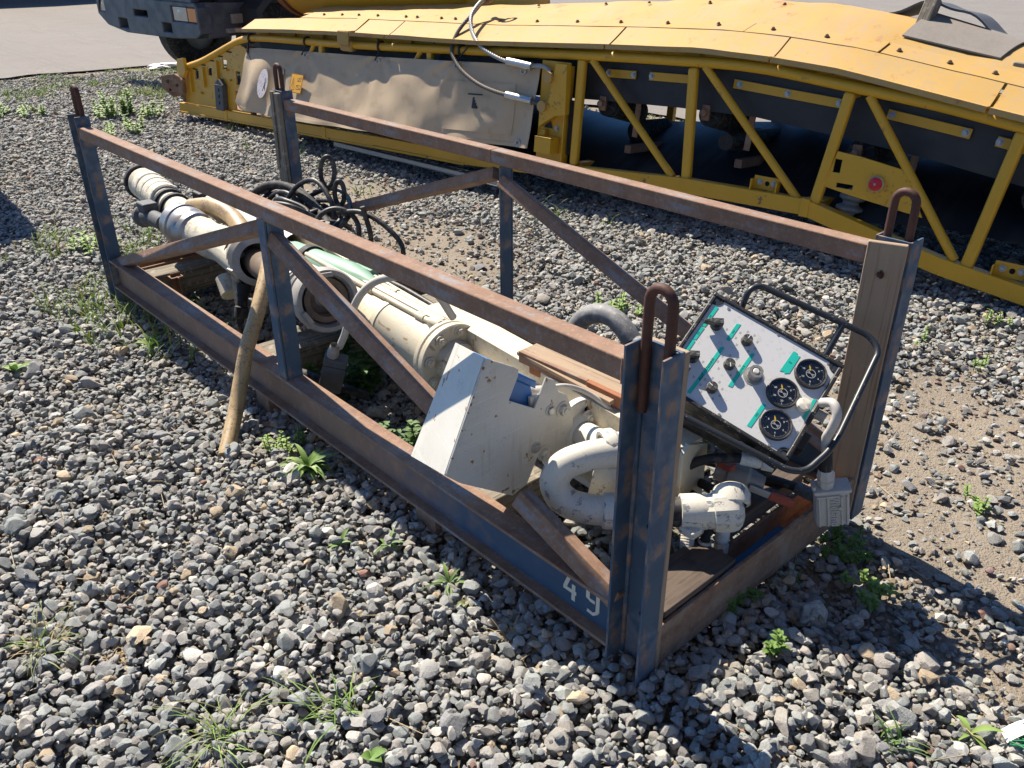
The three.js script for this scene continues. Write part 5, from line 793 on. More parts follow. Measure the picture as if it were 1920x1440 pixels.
  // big pale hose behind
  const h3 = thing('pale_pipe', 'pale grey pipe with dark joint lying behind the amber hose', 'pipe', [3.2, 0.33, 0.62]);
  wpart('pipe', turned([3.75, 0.33, 0.66], [2.6, 0.36, 0.6], [[0, 0], [0, 0.05], [0.02, 0.058], [0.3, 0.06], [0.305, 0.064], [0.32, 0.064], [0.325, 0.06], [1.15, 0.06]], 24), M.plugGrey, h3);
  wpart('joint_box', rbox(0.1, 0.09, 0.09, 0.01, 3.66, 0.36, 0.64), M.black, h3);
  // arched black hose and dark hoses on the floor
  const h4 = thing('black_hose', 'thick black hose arching up behind the rail by the far boarded post', 'hose', [3.2, 0.3, 0.8]);
  wpart('hose', tube([[3.45, 0.25, 0.72], [3.4, 0.4, 0.8], [3.28, 0.47, 0.86], [3.1, 0.47, 0.9], [2.9, 0.41, 0.9], [2.7, 0.36, 0.86]], 0.023, 50, 12), M.rubber, h4);
  const floorHose = (pts, r, label) => { const o = thing('floor_hose', label, 'hose', pts[0]); wpart('hose', tube(pts, r, 50, 12), M.rubber, o); };
  floorHose([[2.2, 0.06, 0.25], [2.0, 0.1, 0.18], [1.8, 0.12, 0.2], [1.6, 0.08, 0.3]], 0.018, 'black hose lying low in the shade behind the amber hose');
  floorHose([[1.15, 0.05, 0.12], [1.0, 0.06, 0.18], [0.85, 0.05, 0.3]], 0.026, 'black hose end lying in shade left of the white guard');
  floorHose([[1.6, 0.45, 0.62], [1.2, 0.44, 0.66], [0.8, 0.43, 0.62], [0.5, 0.4, 0.6], [0.3, 0.36, 0.62]], 0.02, 'black hose lying along the cream beam');
  floorHose([[2.3, 0.42, 0.5], [1.9, 0.4, 0.66], [1.4, 0.38, 0.72], [0.9, 0.4, 0.74]], 0.016, 'thin black hose beside the green cylinder');
  {
    const o = thing('hose_fitting', 'black threaded hose tail hanging below the ribbed sleeve', 'hose fitting', [2.45, 0.2, 0.3]);
    wpart('fitting_body', [turned([2.55, 0.27, 0.3], [2.52, 0.1, 0.24], [[0, 0.02], [0, 0.03], [0.05, 0.03], [0.055, 0.024], [0.1, 0.024], [0.105, 0.03], [0.15, 0.03], [0.16, 0.018], [0.18, 0.015]], 12), cyl([2.52, 0.12, 0.24], [2.5, 0.03, 0.23], 0.01, 0.01, 8)], M.rubber, o);
  }
  // hydraulic hoses with white crimped fittings at the near end
  const hyd = (label, pts, tip, dir, m = M.whitePlastic) => {
    const o = thing('hydraulic_hose', label, 'hydraulic hose', pts[0]); wpart('hose', tube(pts.concat([tip]), 0.0135, 40, 12), M.rubber, o);
    const d = v(dir).normalize(), T0 = v(tip), p = (a) => T0.clone().addScaledVector(d, a);
    const pr2 = [[0, 0.013], [0.0, 0.019]]; for (let a = 0.004; a < 0.05; a += 0.007) pr2.push([a, 0.0195], [a + 0.002, 0.0185]); pr2.push([0.055, 0.017], [0.058, 0.014]);
    wpart('crimp_sleeve', turned(p(0), p(0.06), pr2, 18), m, o); wpart('swivel_nut', [turned(p(0.058), p(0.09), [[0, 0.012], [0, 0.02], [0.03, 0.02], [0.032, 0.016], [0.032, 0.009], [0.012, 0.008], [0.012, 0]], 6)], m, o); wpart('thread', cyl(p(0.0885), p(0.0895), 0.0085, 0.0085, 12), M.hole, o);
  };
  hyd('black hose with white fitting arching up beside the ball valve', [[0.28, 0.28, 0.5], [0.235, 0.35, 0.47], [0.2, 0.375, 0.495]], [0.135, 0.382, 0.56], [-0.8, -0.12, 0.55]);
  hyd('hose with white fitting hanging below the elbow, nut lit by the sun', [[0.3, 0.25, 0.55], [0.13, 0.28, 0.49]], [0.11, 0.215, 0.48], [-0.1, -1, -0.15]);
  hyd('grey hose fitting pointing down under the hose clamp, open nut facing out', [[0.3, 0.25, 0.45], [0.19, 0.26, 0.42]], [0.165, 0.2, 0.395], [-0.35, -0.8, -0.5], M.plugGrey);
  hyd('grey hose fitting hanging in shade behind the grass blade', [[0.3, 0.25, 0.5], [0.15, 0.24, 0.46]], [0.125, 0.18, 0.42], [-0.1, -1, -0.2], M.plugGrey);
  hyd('lowest grey hose fitting lying beside the packing timber', [[0.32, 0.2, 0.42], [0.17, 0.15, 0.33]], [0.12, 0.12, 0.27], [-0.4, -0.5, -0.5], M.plugGrey);
  hyd('dark hose ending in a fitting at the right corner of the end beam', [[0.4, 0.2, 0.7], [0.2, 0.22, 0.74]], [0.07, 0.215, 0.78], [-0.9, -0.1, 0.1], M.darkGrey);
  // ball valve with red lever
  const bv = thing('ball_valve', 'brass-grey ball valve with a red-sleeved lever under the control box', 'valve', [0.15, 0.25, 0.63]);
  wpart('valve_body', [turned([0.24, 0.27, 0.61], [0.12, 0.25, 0.68], [[0, 0.02], [0, 0.028], [0.03, 0.03], [0.035, 0.04], [0.09, 0.04], [0.1, 0.032], [0.14, 0.028], [0.14, 0.015]], 12)], M.cast, bv);
  wpart('valve_tag', rbox(0.05, 0.02, 0.03, 0.004, 0.2, 0.31, 0.6), M.red, bv);
  wpart('lever', bar([0.135, 0.255, 0.625], [0.085, 0.235, 0.66], 0.022, 0.008), M.zinc, bv); wpart('lever_grip', bar([0.088, 0.236, 0.658], [0.03, 0.215, 0.7], 0.028, 0.014, { r: 0.006 }), M.red, bv);

  // hanging connector at the left, on its grey cable
  const plug = (name, label, cat, top, dn, face, w, h, d, m, text) => {
    const o = thing(name, label, cat, top); const Y = v(dn).normalize().negate(), N = v(face); N.addScaledVector(Y, -Y.dot(N)).normalize(); const X = Y.clone().cross(N);
    const MX = new THREE.Matrix4().makeBasis(X, Y, N);
    const L = (n, g, mm, par = o, l) => { g = merge(g).applyMatrix4(MX); return part(n, g, mm, par, l); };
    return { o, L, X, Y, N };
  };
  {
    const { o, L } = plug('cable_connector', 'dark grey rectangular cable connector hanging on its grey cable left of the guard', 'connector', [1.60, 0.3, 0.2], [0.35, -1, -0.1], [-0.9, 0.2, -0.6], 0, 0, 0);
    const body = L('connector_body', [rbox(0.085, 0.155, 0.055, 0.006, -0.005, -0.1, 0, 2)], M.darkGrey);
    L('body_seam', rbox(0.087, 0.002, 0.057, 0.0008, -0.005, -0.055, 0), M.hole, body); L('cable_gland', [turned([-0.02, -0.03, 0], [-0.02, 0.03, 0], [[0, 0.02], [0.01, 0.022], [0.035, 0.022], [0.04, 0.018], [0.06, 0.016]], 14)], M.cast);
    for (const y of [-0.05, -0.15]) L('screw', cyl([0.038, y, 0], [0.043, y, 0], 0.005, 0.005, 10), M.zinc);
    wpart('cable', tube([[1.61, 0.315, 0.21], [1.57, 0.37, 0.21], [1.51, 0.48, 0.215], [1.43, 0.58, 0.22], [1.34, 0.645, 0.235], [1.26, 0.665, 0.27], [1.2, 0.62, 0.34], [1.2, 0.5, 0.42]], 0.0135, 60, 12), M.plugGrey, o);
  }
  // black cable tangle
  const coil = thing('black_cable', 'tangled heap of thick black cable in loops by the far boarded post', 'cable', [2.95, 0.2, 0.9]);
  {
    const R = rng(77), path = []; let cx = 3.0, cz = 0.86;
    for (let k = 0; k < 13; k++) { const n = 9, a0 = R() * 6.28, rx = 0.2 + R() * 0.14, rz = 0.1 + R() * 0.08, tx = (R() - 0.5) * 0.2, tz = (R() - 0.5) * 0.14, yy = 0.25 + k * 0.014; for (let i = 0; i < n; i++) { const a = a0 + i / n * 6.283; path.push([cx + tx + Math.cos(a) * rx, yy + 0.05 * Math.sin(a * 2 + k) + 0.02 * R(), cz + tz + Math.sin(a) * rz]); } }
    wpart('cable_loops', tube(path, 0.0125, 900, 9), M.cable, coil);
    const ring = (c, r1, r2, A1, B1, name = 'cable_loop') => { const q = []; const a1 = v(A1).normalize(), b1 = v(B1).normalize(); for (let k = 0; k < 16; k++) { const a = k / 16 * 6.283; q.push(v(c).addScaledVector(a1, Math.cos(a) * r1).addScaledVector(b1, Math.sin(a) * r2)); } wpart(name, tube(q, 0.0125, 64, 9, true), M.cable, coil); };
    ring([2.66, 0.36, 0.86], 0.11, 0.11, [-0.66, 0, 0.74], [0.2, 1, 0.2]); ring([2.93, 0.58, 1.0], 0.035, 0.075, [-0.66, 0, 0.74], [0, 1, 0.1]); ring([2.8, 0.5, 0.98], 0.025, 0.06, [-0.66, 0.3, 0.74], [0, 1, 0]);
    wpart('cable_loop', tube([[2.7, 0.44, 0.9], [2.55, 0.46, 0.95], [2.42, 0.4, 1.0], [2.34, 0.32, 1.02], [2.36, 0.22, 1.0], [2.45, 0.2, 0.93]], 0.0125, 50, 9), M.cable, coil);
    wpart('cable_loop', tube([[2.52, 0.5, 0.93], [2.5, 0.36, 0.95], [2.52, 0.24, 0.95], [2.4, 0.22, 0.88], [2.1, 0.22, 0.86], [1.7, 0.2, 0.84]], 0.0125, 60, 9), M.cable, coil);
    wpart('cable_loop', tube([[3.35, 0.3, 0.82], [3.25, 0.42, 0.84], [3.12, 0.46, 0.86], [2.98, 0.4, 0.88]], 0.0125, 40, 9), M.cable, coil);
    wpart('cable_loop', tube([[3.12, 0.36, 0.8], [3.05, 0.5, 0.88], [2.92, 0.55, 0.92], [2.78, 0.46, 0.92], [2.74, 0.3, 0.9]], 0.0125, 50, 9), M.cable, coil);
    for (const [x, y, z] of [[2.72, 0.36, 0.84], [2.62, 0.3, 0.86], [2.66, 0.32, 0.8]]) wpart('cable_nut', turned([x, y, z], [x - 0.02, y + 0.05, z], [[0, 0.01], [0, 0.018], [0.02, 0.018], [0.022, 0.012], [0.045, 0.012], [0.045, 0]], 6), M.zinc, coil);
  }
}

// ---------------------------------------------------------------- the control box with its tube guard
{
  const cb = thing('control_box', 'tilted black control box with light grey panel, knobs, gauges and turquoise tape', 'control box', [0.189, 0.592, 0.636]);
  cb.scale.setScalar(1.067);
  const U = V3(-0.88051, -0.36056, 0.30773), V2 = V3(0.08905, 0.51181, 0.85447), N = V3(-0.46559, 0.77978, -0.41854);
  cb.quaternion.setFromRotationMatrix(new THREE.Matrix4().makeBasis(U, V2, N)); cb.updateMatrixWorld(true);
  const P = (n, g, m, par = cb, l) => part(n, g, m, par, l);
  const W2 = 0.188, H2 = 0.157, dep = 0.15;
  const edgeMap = std({ map: tex((i) => mix([0.018, 0.018, 0.018], [0.3, 0.28, 0.25], sm(0.66, 0.7, F4[i] * 0.5 + F6[i] * 0.5)), 0.3), roughness: 0.55 });
  const caseM = std({ map: tex((i) => mix([0.022, 0.021, 0.019], [0.09, 0.08, 0.065], sm(0.4, 0.7, F3[i] * 0.5 + F4[i] * 0.5)), 0.35), roughness: 0.6 });
  P('case', [rbox(2 * W2 - 0.01, 2 * H2 - 0.01, dep, 0.012, 0, 0, -dep / 2 - 0.012, 2)], caseM);
  P('case_rim', [rbox(2 * W2, 0.012, 0.03, 0.004, 0, H2 - 0.006, -0.009), rbox(2 * W2, 0.012, 0.03, 0.004, 0, -H2 + 0.006, -0.009), rbox(0.012, 2 * H2 - 0.024, 0.03, 0.004, W2 - 0.006, 0, -0.009), rbox(0.012, 2 * H2 - 0.024, 0.03, 0.004, -W2 + 0.006, 0, -0.009)], edgeMap);
  for (const [x, y] of [[-1, 1], [1, 1], [1, -1], [-1, -1]]) { const o = P('corner_boss', [turned([x * (W2 - 0.017), y * (H2 - 0.017), -0.012], [x * (W2 - 0.017), y * (H2 - 0.017), 0.003], [[0, 0], [0, 0.017], [0.014, 0.016], [0.014, 0.009], [0.006, 0.008], [0.006, 0]], 20)], edgeMap); P('corner_screw', cyl([x * (W2 - 0.017), y * (H2 - 0.017), -0.007], [x * (W2 - 0.017), y * (H2 - 0.017), -0.003], 0.007, 0.007, 12), M.zinc, o); }
  // faceplate with printed legends (flat print)
  const c = document.createElement('canvas'); c.width = 1024; c.height = 860; const g2 = c.getContext('2d');
  const px = (x) => (x + W2) / (2 * W2) * 1024, py = (y) => (H2 - y) / (2 * H2) * 860;
  g2.fillStyle = '#c9c9c8'; g2.fillRect(0, 0, 1024, 860);
  { const R = rng(5); for (let k = 0; k < 900; k++) { g2.fillStyle = `rgba(${R() < 0.5 ? '90,84,74' : '225,224,220'},${0.03 + R() * 0.06})`; g2.beginPath(); g2.arc(R() * 1024, R() * 860, 1 + R() * R() * 18, 0, 7); g2.fill(); } for (let k = 0; k < 26; k++) { g2.strokeStyle = 'rgba(110,92,70,0.35)'; g2.lineWidth = 1 + R() * 1.5; const x = R() * 1024, y = R() * 860; g2.beginPath(); g2.moveTo(x, y); g2.lineTo(x + (R() - 0.5) * 90, y + (R() - 0.5) * 60); g2.stroke(); } for (const [x, y] of [[0.15, 0.13], [0.06, 0.13], [0.01, -0.03], [-0.02, -0.1]]) { g2.fillStyle = 'rgba(120,88,60,0.35)'; for (let k = 0; k < 12; k++) g2.fillRect(px(x) + (R() - 0.5) * 40, py(y) + (R() - 0.5) * 26, 2 + R() * 7, 2 + R() * 4); } }
  g2.strokeStyle = '#4a4a48'; g2.fillStyle = '#55534f'; g2.lineWidth = 3;
  const marks = (x, y, n, r, a0, a1) => { for (let k = 0; k < n; k++) { const a = a0 + (a1 - a0) * k / (n - 1); const X = px(x + Math.cos(a) * r), Y = py(y + Math.sin(a) * r); for (let j = 0; j < 3; j++) g2.fillRect(X - 8 + (j % 2) * 2, Y - 9 + j * 7, 15, 3); } };
  for (const [x, y] of [[-0.05, 0.076], [-0.055, -0.009], [-0.06, -0.0904]]) marks(x, y, 8, 0.028, -0.9, 4.1);
  for (const [x, y] of [[-0.1376, 0.0713], [-0.1422, -0.0444], [-0.1413, -0.094]]) marks(x, y, 2, 0.03, 0.2, 3.3);
  const t = fin(new THREE.CanvasTexture(c), 1, true); t.wrapS = t.wrapT = THREE.ClampToEdgeWrapping;
  { const s = new THREE.Shape(); const a = W2 - 0.011, b = H2 - 0.011, r = 0.024; const pts = [[-a + r, -b], [a - r, -b]]; const corner = (cx, cy, s0) => { for (let k = 0; k <= 6; k++) { const w = s0 + k / 6 * Math.PI / 2; pts.push([cx + Math.cos(w) * r * 0.99, cy + Math.sin(w) * r * 0.99]); } };
    const out = []; const notch = (cx, cy, s0) => { for (let k = 0; k <= 8; k++) { const w = s0 - k / 8 * Math.PI / 2; out.push([cx + Math.cos(w) * r, cy + Math.sin(w) * r]); } };
    notch(-a, -b, Math.PI / 2); notch(a, -b, Math.PI); notch(a, b, Math.PI * 1.5); notch(-a, b, 0);
    const g = new THREE.ExtrudeGeometry(new THREE.Shape(out.map(([x, y]) => new THREE.Vector2(x, y))), { depth: 0.003, bevelEnabled: false }).toNonIndexed(); g.translate(0, 0, -0.003);
    const p = g.attributes.position, uv = g.attributes.uv; for (let i = 0; i < p.count; i++) uv.setXY(i, (p.getX(i) + W2) / (2 * W2), (p.getY(i) + H2) / (2 * H2));
    const o = new THREE.Mesh(g, std({ map: t, roughness: 0.5 })); o.name = 'face_plate'; o.receiveShadow = o.castShadow = true; cb.add(o);
    for (const [x, y] of [[-0.135, 0.134], [-0.17, 0.066], [0.0064, 0.141], [0.15, 0.14], [0.172, 0.078], [0.172, -0.072], [0.131, -0.14], [-0.0088, -0.141]]) part('panel_screw', [cyl([x, y, 0], [x, y, 0.0016], 0.0042, 0.0042, 12), box(0.006, 0.001, 0.0008, x, y, 0.0018)], M.zinc, o);
  }
  // tape strips with handwriting
  const tape = (poly, text, size) => {
    const xs = poly.map((p) => p[0]), ys = poly.map((p) => p[1]), x0 = Math.min(...xs), x1 = Math.max(...xs), y0 = Math.min(...ys), y1 = Math.max(...ys);
    const cc = document.createElement('canvas'); cc.width = 64; cc.height = 512; const q = cc.getContext('2d'); q.fillStyle = '#1fb7a4'; q.fillRect(0, 0, 64, 512); { const R = rng(3 + text.length); for (let k = 0; k < 60; k++) { q.fillStyle = 'rgba(10,110,100,0.15)'; q.fillRect(R() * 64, R() * 512, R() * 20, 2); } }
    q.save(); q.translate(32, 256); q.rotate(-Math.PI / 2); q.fillStyle = '#0b2b30'; q.font = `italic bold ${(size || 34) * 1.25}px sans-serif`; q.textAlign = 'center'; q.textBaseline = 'middle'; q.fillText(text, 0, 0); q.restore();
    const tt = fin(new THREE.CanvasTexture(cc), 1, true); tt.wrapS = tt.wrapT = THREE.ClampToEdgeWrapping;
    const g = new THREE.ExtrudeGeometry(new THREE.Shape(poly.map(([x, y]) => new THREE.Vector2(x, y))), { depth: 0.0006, bevelEnabled: false }).toNonIndexed(); g.translate(0, 0, 0.0004);
    const p = g.attributes.position, uv = g.attributes.uv; for (let i = 0; i < p.count; i++) uv.setXY(i, (p.getX(i) - x0) / (x1 - x0), (p.getY(i) - y0) / (y1 - y0));
    const o = new THREE.Mesh(g, std({ map: tt, roughness: 0.45 })); o.name = 'tape_strip'; o.receiveShadow = true; cb.add(o);
  };
  tape([[-0.157, 0.121], [-0.166, 0.12], [-0.168, 0.05], [-0.158, 0.052]], 'un', 44); tape([[-0.158, 0.048], [-0.168, 0.047], [-0.169, 0.004], [-0.159, 0.006]], 'Arm', 44); tape([[-0.159, 0.002], [-0.169, 0.002], [-0.169, -0.13], [-0.159, -0.128]], 'Auf   zu', 30);
  tape([[-0.0856, 0.111], [-0.0956, 0.107], [-0.0966, 0.051], [-0.0866, 0.0515]], 'Kopf', 34);
  tape([[-0.0875, 0.026], [-0.092, 0.029], [-0.0975, 0.022], [-0.1, -0.05], [-0.105, -0.134], [-0.095, -0.133], [-0.09, -0.05]], 'Auf · Düsen', 34);
  tape([[-0.0146, 0.0566], [-0.0235, 0.0548], [-0.029, -0.0597], [-0.0185, -0.0578]], 'zurück', 30);
  tape([[0.083, 0.1166], [0.075, 0.114], [0.0725, 0.121], [0.0622, 0.1203], [0.059, 0.0505], [0.069, 0.055], [0.072, 0.051], [0.082, 0.0586]], 'W', 30);
  tape([[0.0755, -0.052], [0.065, -0.0525], [0.0612, -0.1264], [0.072, -0.1262]], 'Fett', 34);
  tape([[0.172, 0.034], [0.164, 0.029], [0.163, -0.03], [0.172, -0.032]], '', 30);
  // rotary knobs
  const knobM = std({ map: tex((i) => mix([0.028, 0.028, 0.026], [0.12, 0.115, 0.105], sm(0.45, 0.7, F4[i])), 0.1), roughness: 0.6 }), white = std({ color: new THREE.Color(0.7, 0.7, 0.68), roughness: 0.5 });
  for (const [x, y, a] of [[-0.0507, 0.0761, 1.0], [-0.0548, -0.0089, -1.5], [-0.0596, -0.0904, 2.4]]) { const o = P('round_knob', turned([x, y, 0], [x, y, 0.02], [[0, 0], [0, 0.0145], [0.003, 0.015], [0.016, 0.0135], [0.018, 0.012], [0.018, 0]], 28), knobM); P('pointer_line', box(0.011, 0.0022, 0.001, 0.006, 0, 0.0184).rotateZ(a + 0.5).translate(x, y, 0), white, o); }
  for (const [x, y, a] of [[-0.1376, 0.0713, 3.67], [-0.1422, -0.0444, 3.67], [-0.1413, -0.094, 4.3]]) { const o = P('pointer_knob', [turned([x, y, 0], [x, y, 0.016], [[0, 0], [0, 0.0155], [0.012, 0.014], [0.014, 0.012], [0.014, 0]], 24), plate([[-0.015, -0.008], [0.012, -0.0075], [0.034, -0.002], [0.034, 0.002], [0.012, 0.0075], [-0.015, 0.008]], 0.016, [0, 0, 0.012], [1, 0, 0], [0, 1, 0], [], 0.001).rotateZ(a).translate(x, y, 0)], knobM); P('pointer_line', box(0.01, 0.0022, 0.001, -0.008, 0, 0.0285).rotateZ(a).translate(x, y, 0), white, o); }
  { const x = 0.0109, y = 0.0002; const o = P('push_knob', [turned([x, y, 0.001], [x, y, 0.04], [[0, 0], [0, 0.022], [0.002, 0.022], [0.003, 0.017], [0.02, 0.0165], [0.021, 0.019], [0.03, 0.018], [0.03, 0.011], [0.027, 0.01], [0.027, 0]], 10)], std({ color: new THREE.Color(0.3, 0.29, 0.27), metalness: 0.5, roughness: 0.45 }), cb, 'faceted metal locking push knob'); P('push_cap', turned([x, y, 0.025], [x, y, 0.037], [[0, 0], [0, 0.0092], [0.004, 0.009], [0.008, 0.006], [0.009, 0]], 20), M.whitePlastic, o); P('ring_plate', turned([x, y, 0], [x, y, 0.0016], [[0, 0.015], [0.0002, 0.026], [0.0014, 0.026], [0.0015, 0.015]], 30), M.zinc, o); }
  { const x = 0.1505, y = -0.0062; P('white_button', turned([x, y, 0], [x, y, 0.03], [[0, 0], [0, 0.0145], [0.012, 0.0145], [0.014, 0.0175], [0.02, 0.0175], [0.024, 0.016], [0.0255, 0.012], [0.026, 0]], 30), std({ color: new THREE.Color(0.68, 0.64, 0.53), roughness: 0.5 })); }
  // pressure gauges
  const gauge = (x, y, seed, nums) => {
    const r = 0.039, o = P('pressure_gauge', turned([x, y, 0], [x, y, 0.012], [[0, 0], [0, r + 0.001], [0.002, r + 0.0025], [0.008, r + 0.002], [0.01, r], [0.009, r - 0.003], [0.0045, r - 0.004], [0.0045, 0]], 44), M.cable);
    const cc = document.createElement('canvas'); cc.width = cc.height = 256; const q = cc.getContext('2d'); q.fillStyle = '#15171a'; q.fillRect(0, 0, 256, 256); q.translate(128, 128); q.rotate(-0.5);
    { const R = rng(seed); for (let k = 0; k < 160; k++) { q.fillStyle = `rgba(150,150,145,${0.03 + R() * 0.05})`; q.beginPath(); q.arc((R() - 0.5) * 250, (R() - 0.5) * 250, 2 + R() * 9, 0, 7); q.fill(); } }
    q.strokeStyle = '#d8d8d2'; q.fillStyle = '#e4e4de'; q.textAlign = 'center'; q.textBaseline = 'middle'; q.font = 'bold 22px sans-serif';
    for (let k = 0; k <= 40; k++) { const a = -0.4 + k / 40 * 4.2, L = k % 10 ? (k % 5 ? 7 : 12) : 20; q.lineWidth = k % 10 ? 2 : 4; q.beginPath(); q.moveTo(Math.cos(a) * 108, Math.sin(a) * 108); q.lineTo(Math.cos(a) * (108 - L), Math.sin(a) * (108 - L)); q.stroke(); }
    nums.forEach((s, k) => { const a = -0.4 + k / (nums.length - 1) * 4.2; q.save(); q.translate(Math.cos(a) * 72, Math.sin(a) * 72); q.fillText(s, 0, 0); q.restore(); });
    q.font = '15px sans-serif'; q.fillText('bar', 52, -62);
    q.fillStyle = '#0c0e10'; q.beginPath(); q.arc(0, 0, 40, 0, 7); q.fill(); q.lineWidth = 5; q.beginPath(); q.arc(0, 0, 38, 0, 7); q.stroke();
    q.lineWidth = 3; q.rotate(0.65); for (const s of [-1, 1]) { q.beginPath(); q.moveTo(s * 27, -13); q.lineTo(s * 27, 13); q.lineTo(s * 2, 0); q.closePath(); q.stroke(); q.beginPath(); q.moveTo(s * 24, -8); q.lineTo(s * 8, 5); q.moveTo(s * 24, 8); q.lineTo(s * 8, -5); q.stroke(); }
    const tt = fin(new THREE.CanvasTexture(cc), 1, true); tt.wrapS = tt.wrapT = THREE.ClampToEdgeWrapping;
    const g = new THREE.CylinderGeometry(r - 0.0035, r - 0.0035, 0.001, 44).rotateX(Math.PI / 2).toNonIndexed(); { const p = g.attributes.position, uv = g.attributes.uv; for (let i = 0; i < p.count; i++) uv.setXY(i, p.getX(i) / (2 * r) + 0.5, p.getY(i) / (2 * r) + 0.5); } g.translate(x, y, 0.0052);
    const d = new THREE.Mesh(g, std({ map: tt, roughness: 0.35 })); d.name = 'dial'; d.receiveShadow = true; o.add(d);
    P('needle', plate([[-0.0016, 0.008], [0.0016, 0.008], [0.0018, 0.017], [0, 0.024], [-0.0018, 0.017]], 0.0008, [0, 0, 0.0066], [1, 0, 0], [0, 1, 0], [], 0).rotateZ(0.62).translate(x, y, 0), std({ color: new THREE.Color(0.75, 0.5, 0.03), roughness: 0.5 }), o);
    P('glass', cyl([x, y, 0.0078], [x, y, 0.0084], r - 0.0035, r - 0.0035, 40), new THREE.MeshPhysicalMaterial({ transmission: 1, roughness: 0.03, thickness: 0, ior: 1.5, color: 0xffffff }), o);
  };
  gauge(0.1272, 0.0856, 11, ['0', '4', '8', '12', '16']); gauge(0.0932, -0.0015, 12, ['0', '10', '20', '30', '40']); gauge(0.1187, -0.0868, 13, ['0', '2', '4', '6', '8']);
  // bent tube guard round the box
  const tubeM = std({ map: tex((i) => mix([0.02, 0.024, 0.03], [0.2, 0.2, 0.2], sm(0.66, 0.72, F5[i] * 0.5 + F3[i] * 0.5)), 0.3), roughness: 0.4 });
  const z = -0.02, hz = 0.0;
  P('guard_tube', bentTube([[-0.103, 0.15, -0.06], [-0.118, 0.215, hz], [-0.1, 0.243, hz], [0.205, 0.272, hz], [0.243, 0.245, hz], [0.262, -0.06, hz], [0.235, -0.15, hz], [0.2, -0.172, hz], [-0.15, -0.2, hz], [-0.19, -0.15, -0.06]], 0.0085, 0.045, 12), tubeM);
  P('guard_strut', cyl([0.1387, 0.155, -0.05], [0.132, 0.264, 0.0], 0.0085, 0.0085, 12), tubeM); P('guard_strut', cyl([0.1, -0.155, -0.05], [0.09, -0.181, 0.0], 0.009, 0.009, 12), tubeM);
  bolt(cb, [0.075, -0.165, -0.03], [0, -1, 0.2], 0.008, M.cast, 'bolt', false);
  P('cable_gland', cyl([W2 - 0.01, 0.03, -0.06], [W2 + 0.03, 0.03, -0.055], 0.015, 0.013, 14), M.plugGrey);
  P('side_latch', [rbox(0.03, 0.05, 0.05, 0.004, W2 + 0.008, -0.06, -0.07), rbox(0.02, 0.03, 0.03, 0.004, W2 + 0.006, 0.07, -0.06)], M.black);
  // connector with cast lettering on its own cable
  const kx = thing('cable_connector', 'light grey cast connector housing with raised lettering hanging over the end beam', 'connector', [-0.05, 0.35, 0.69]);
  const dn = V3(-0.1, -0.93, 0.17).normalize(), Y = dn.clone().negate(), Nn = V3(-0.6, 0.22, -0.75); Nn.addScaledVector(Y, -Nn.dot(Y)).normalize(); const X = Y.clone().cross(Nn), MX = new THREE.Matrix4().makeBasis(X, Y, Nn);
  const L = (n, g, m, par = kx, l) => part(n, merge(g).applyMatrix4(MX), m, par, l);
  const h = L('connector_body', [rbox(0.088, 0.125, 0.05, 0.008, 0.012, -0.09, 0, 2), rbox(0.098, 0.012, 0.058, 0.004, 0.012, -0.033, 0, 1)], M.plugGrey);
  for (const x of [-0.024, -0.002, 0.034, 0.048]) L('rib', rbox(0.005, 0.1, 0.008, 0.001, x, -0.096, 0.027), M.plugGrey, h);
  L('rib', [rbox(0.06, 0.005, 0.008, 0.001, 0.0, -0.045, 0.027)], M.plugGrey, h);
  L('locking_peg', [cyl([0.03, -0.085, 0.024], [0.03, -0.085, 0.034], 0.006, 0.006, 14), cyl([-0.034, -0.025, 0.015], [-0.034, -0.015, 0.015], 0.006, 0.006, 12)], M.plugGrey, h);
  const font = await new FontLoader().loadAsync('fonts/droid/droid_sans_bold.typeface.json');
  { const tg = new TextGeometry('Wieland', { font, size: 0.0195, depth: 0.0045, curveSegments: 3, bevelEnabled: false }); tg.computeBoundingBox(); const b = tg.boundingBox; tg.translate(-(b.min.x + b.max.x) / 2, -(b.min.y + b.max.y) / 2, 0); tg.rotateZ(-Math.PI / 2); tg.translate(0.016, -0.096, 0.0245); L('raised_lettering', muv(tg), M.plugGrey, h); }
  L('cable_gland', [turned([0.0, -0.03, 0], [0.0, 0.035, 0], [[0, 0.022], [0.012, 0.021], [0.014, 0.0235], [0.026, 0.0235], [0.027, 0.0215], [0.03, 0.0235], [0.044, 0.0235], [0.05, 0.02], [0.062, 0.019]], 8)], M.plugGrey);
  L('boot', turned([0.0, 0.03, 0], [0.004, 0.085, 0], [[0, 0.019], [0.05, 0.016], [0.055, 0.0155], [0.055, 0.01]], 20), M.rubber);
  const e = v([-0.0, 0.012, 0]).toArray();
  const w0 = V3(0.002, 0.06, 0).applyMatrix4(MX).add(kx.position);
  wpart('cable', tube([w0.toArray(), [w0.x + 0.005, w0.y + 0.07, w0.z - 0.012], [-0.05, 0.51, 0.665], [-0.055, 0.555, 0.67], [-0.035, 0.575, 0.68], [0.0, 0.56, 0.69]], 0.0125, 40, 14), M.plugGrey, kx);
}

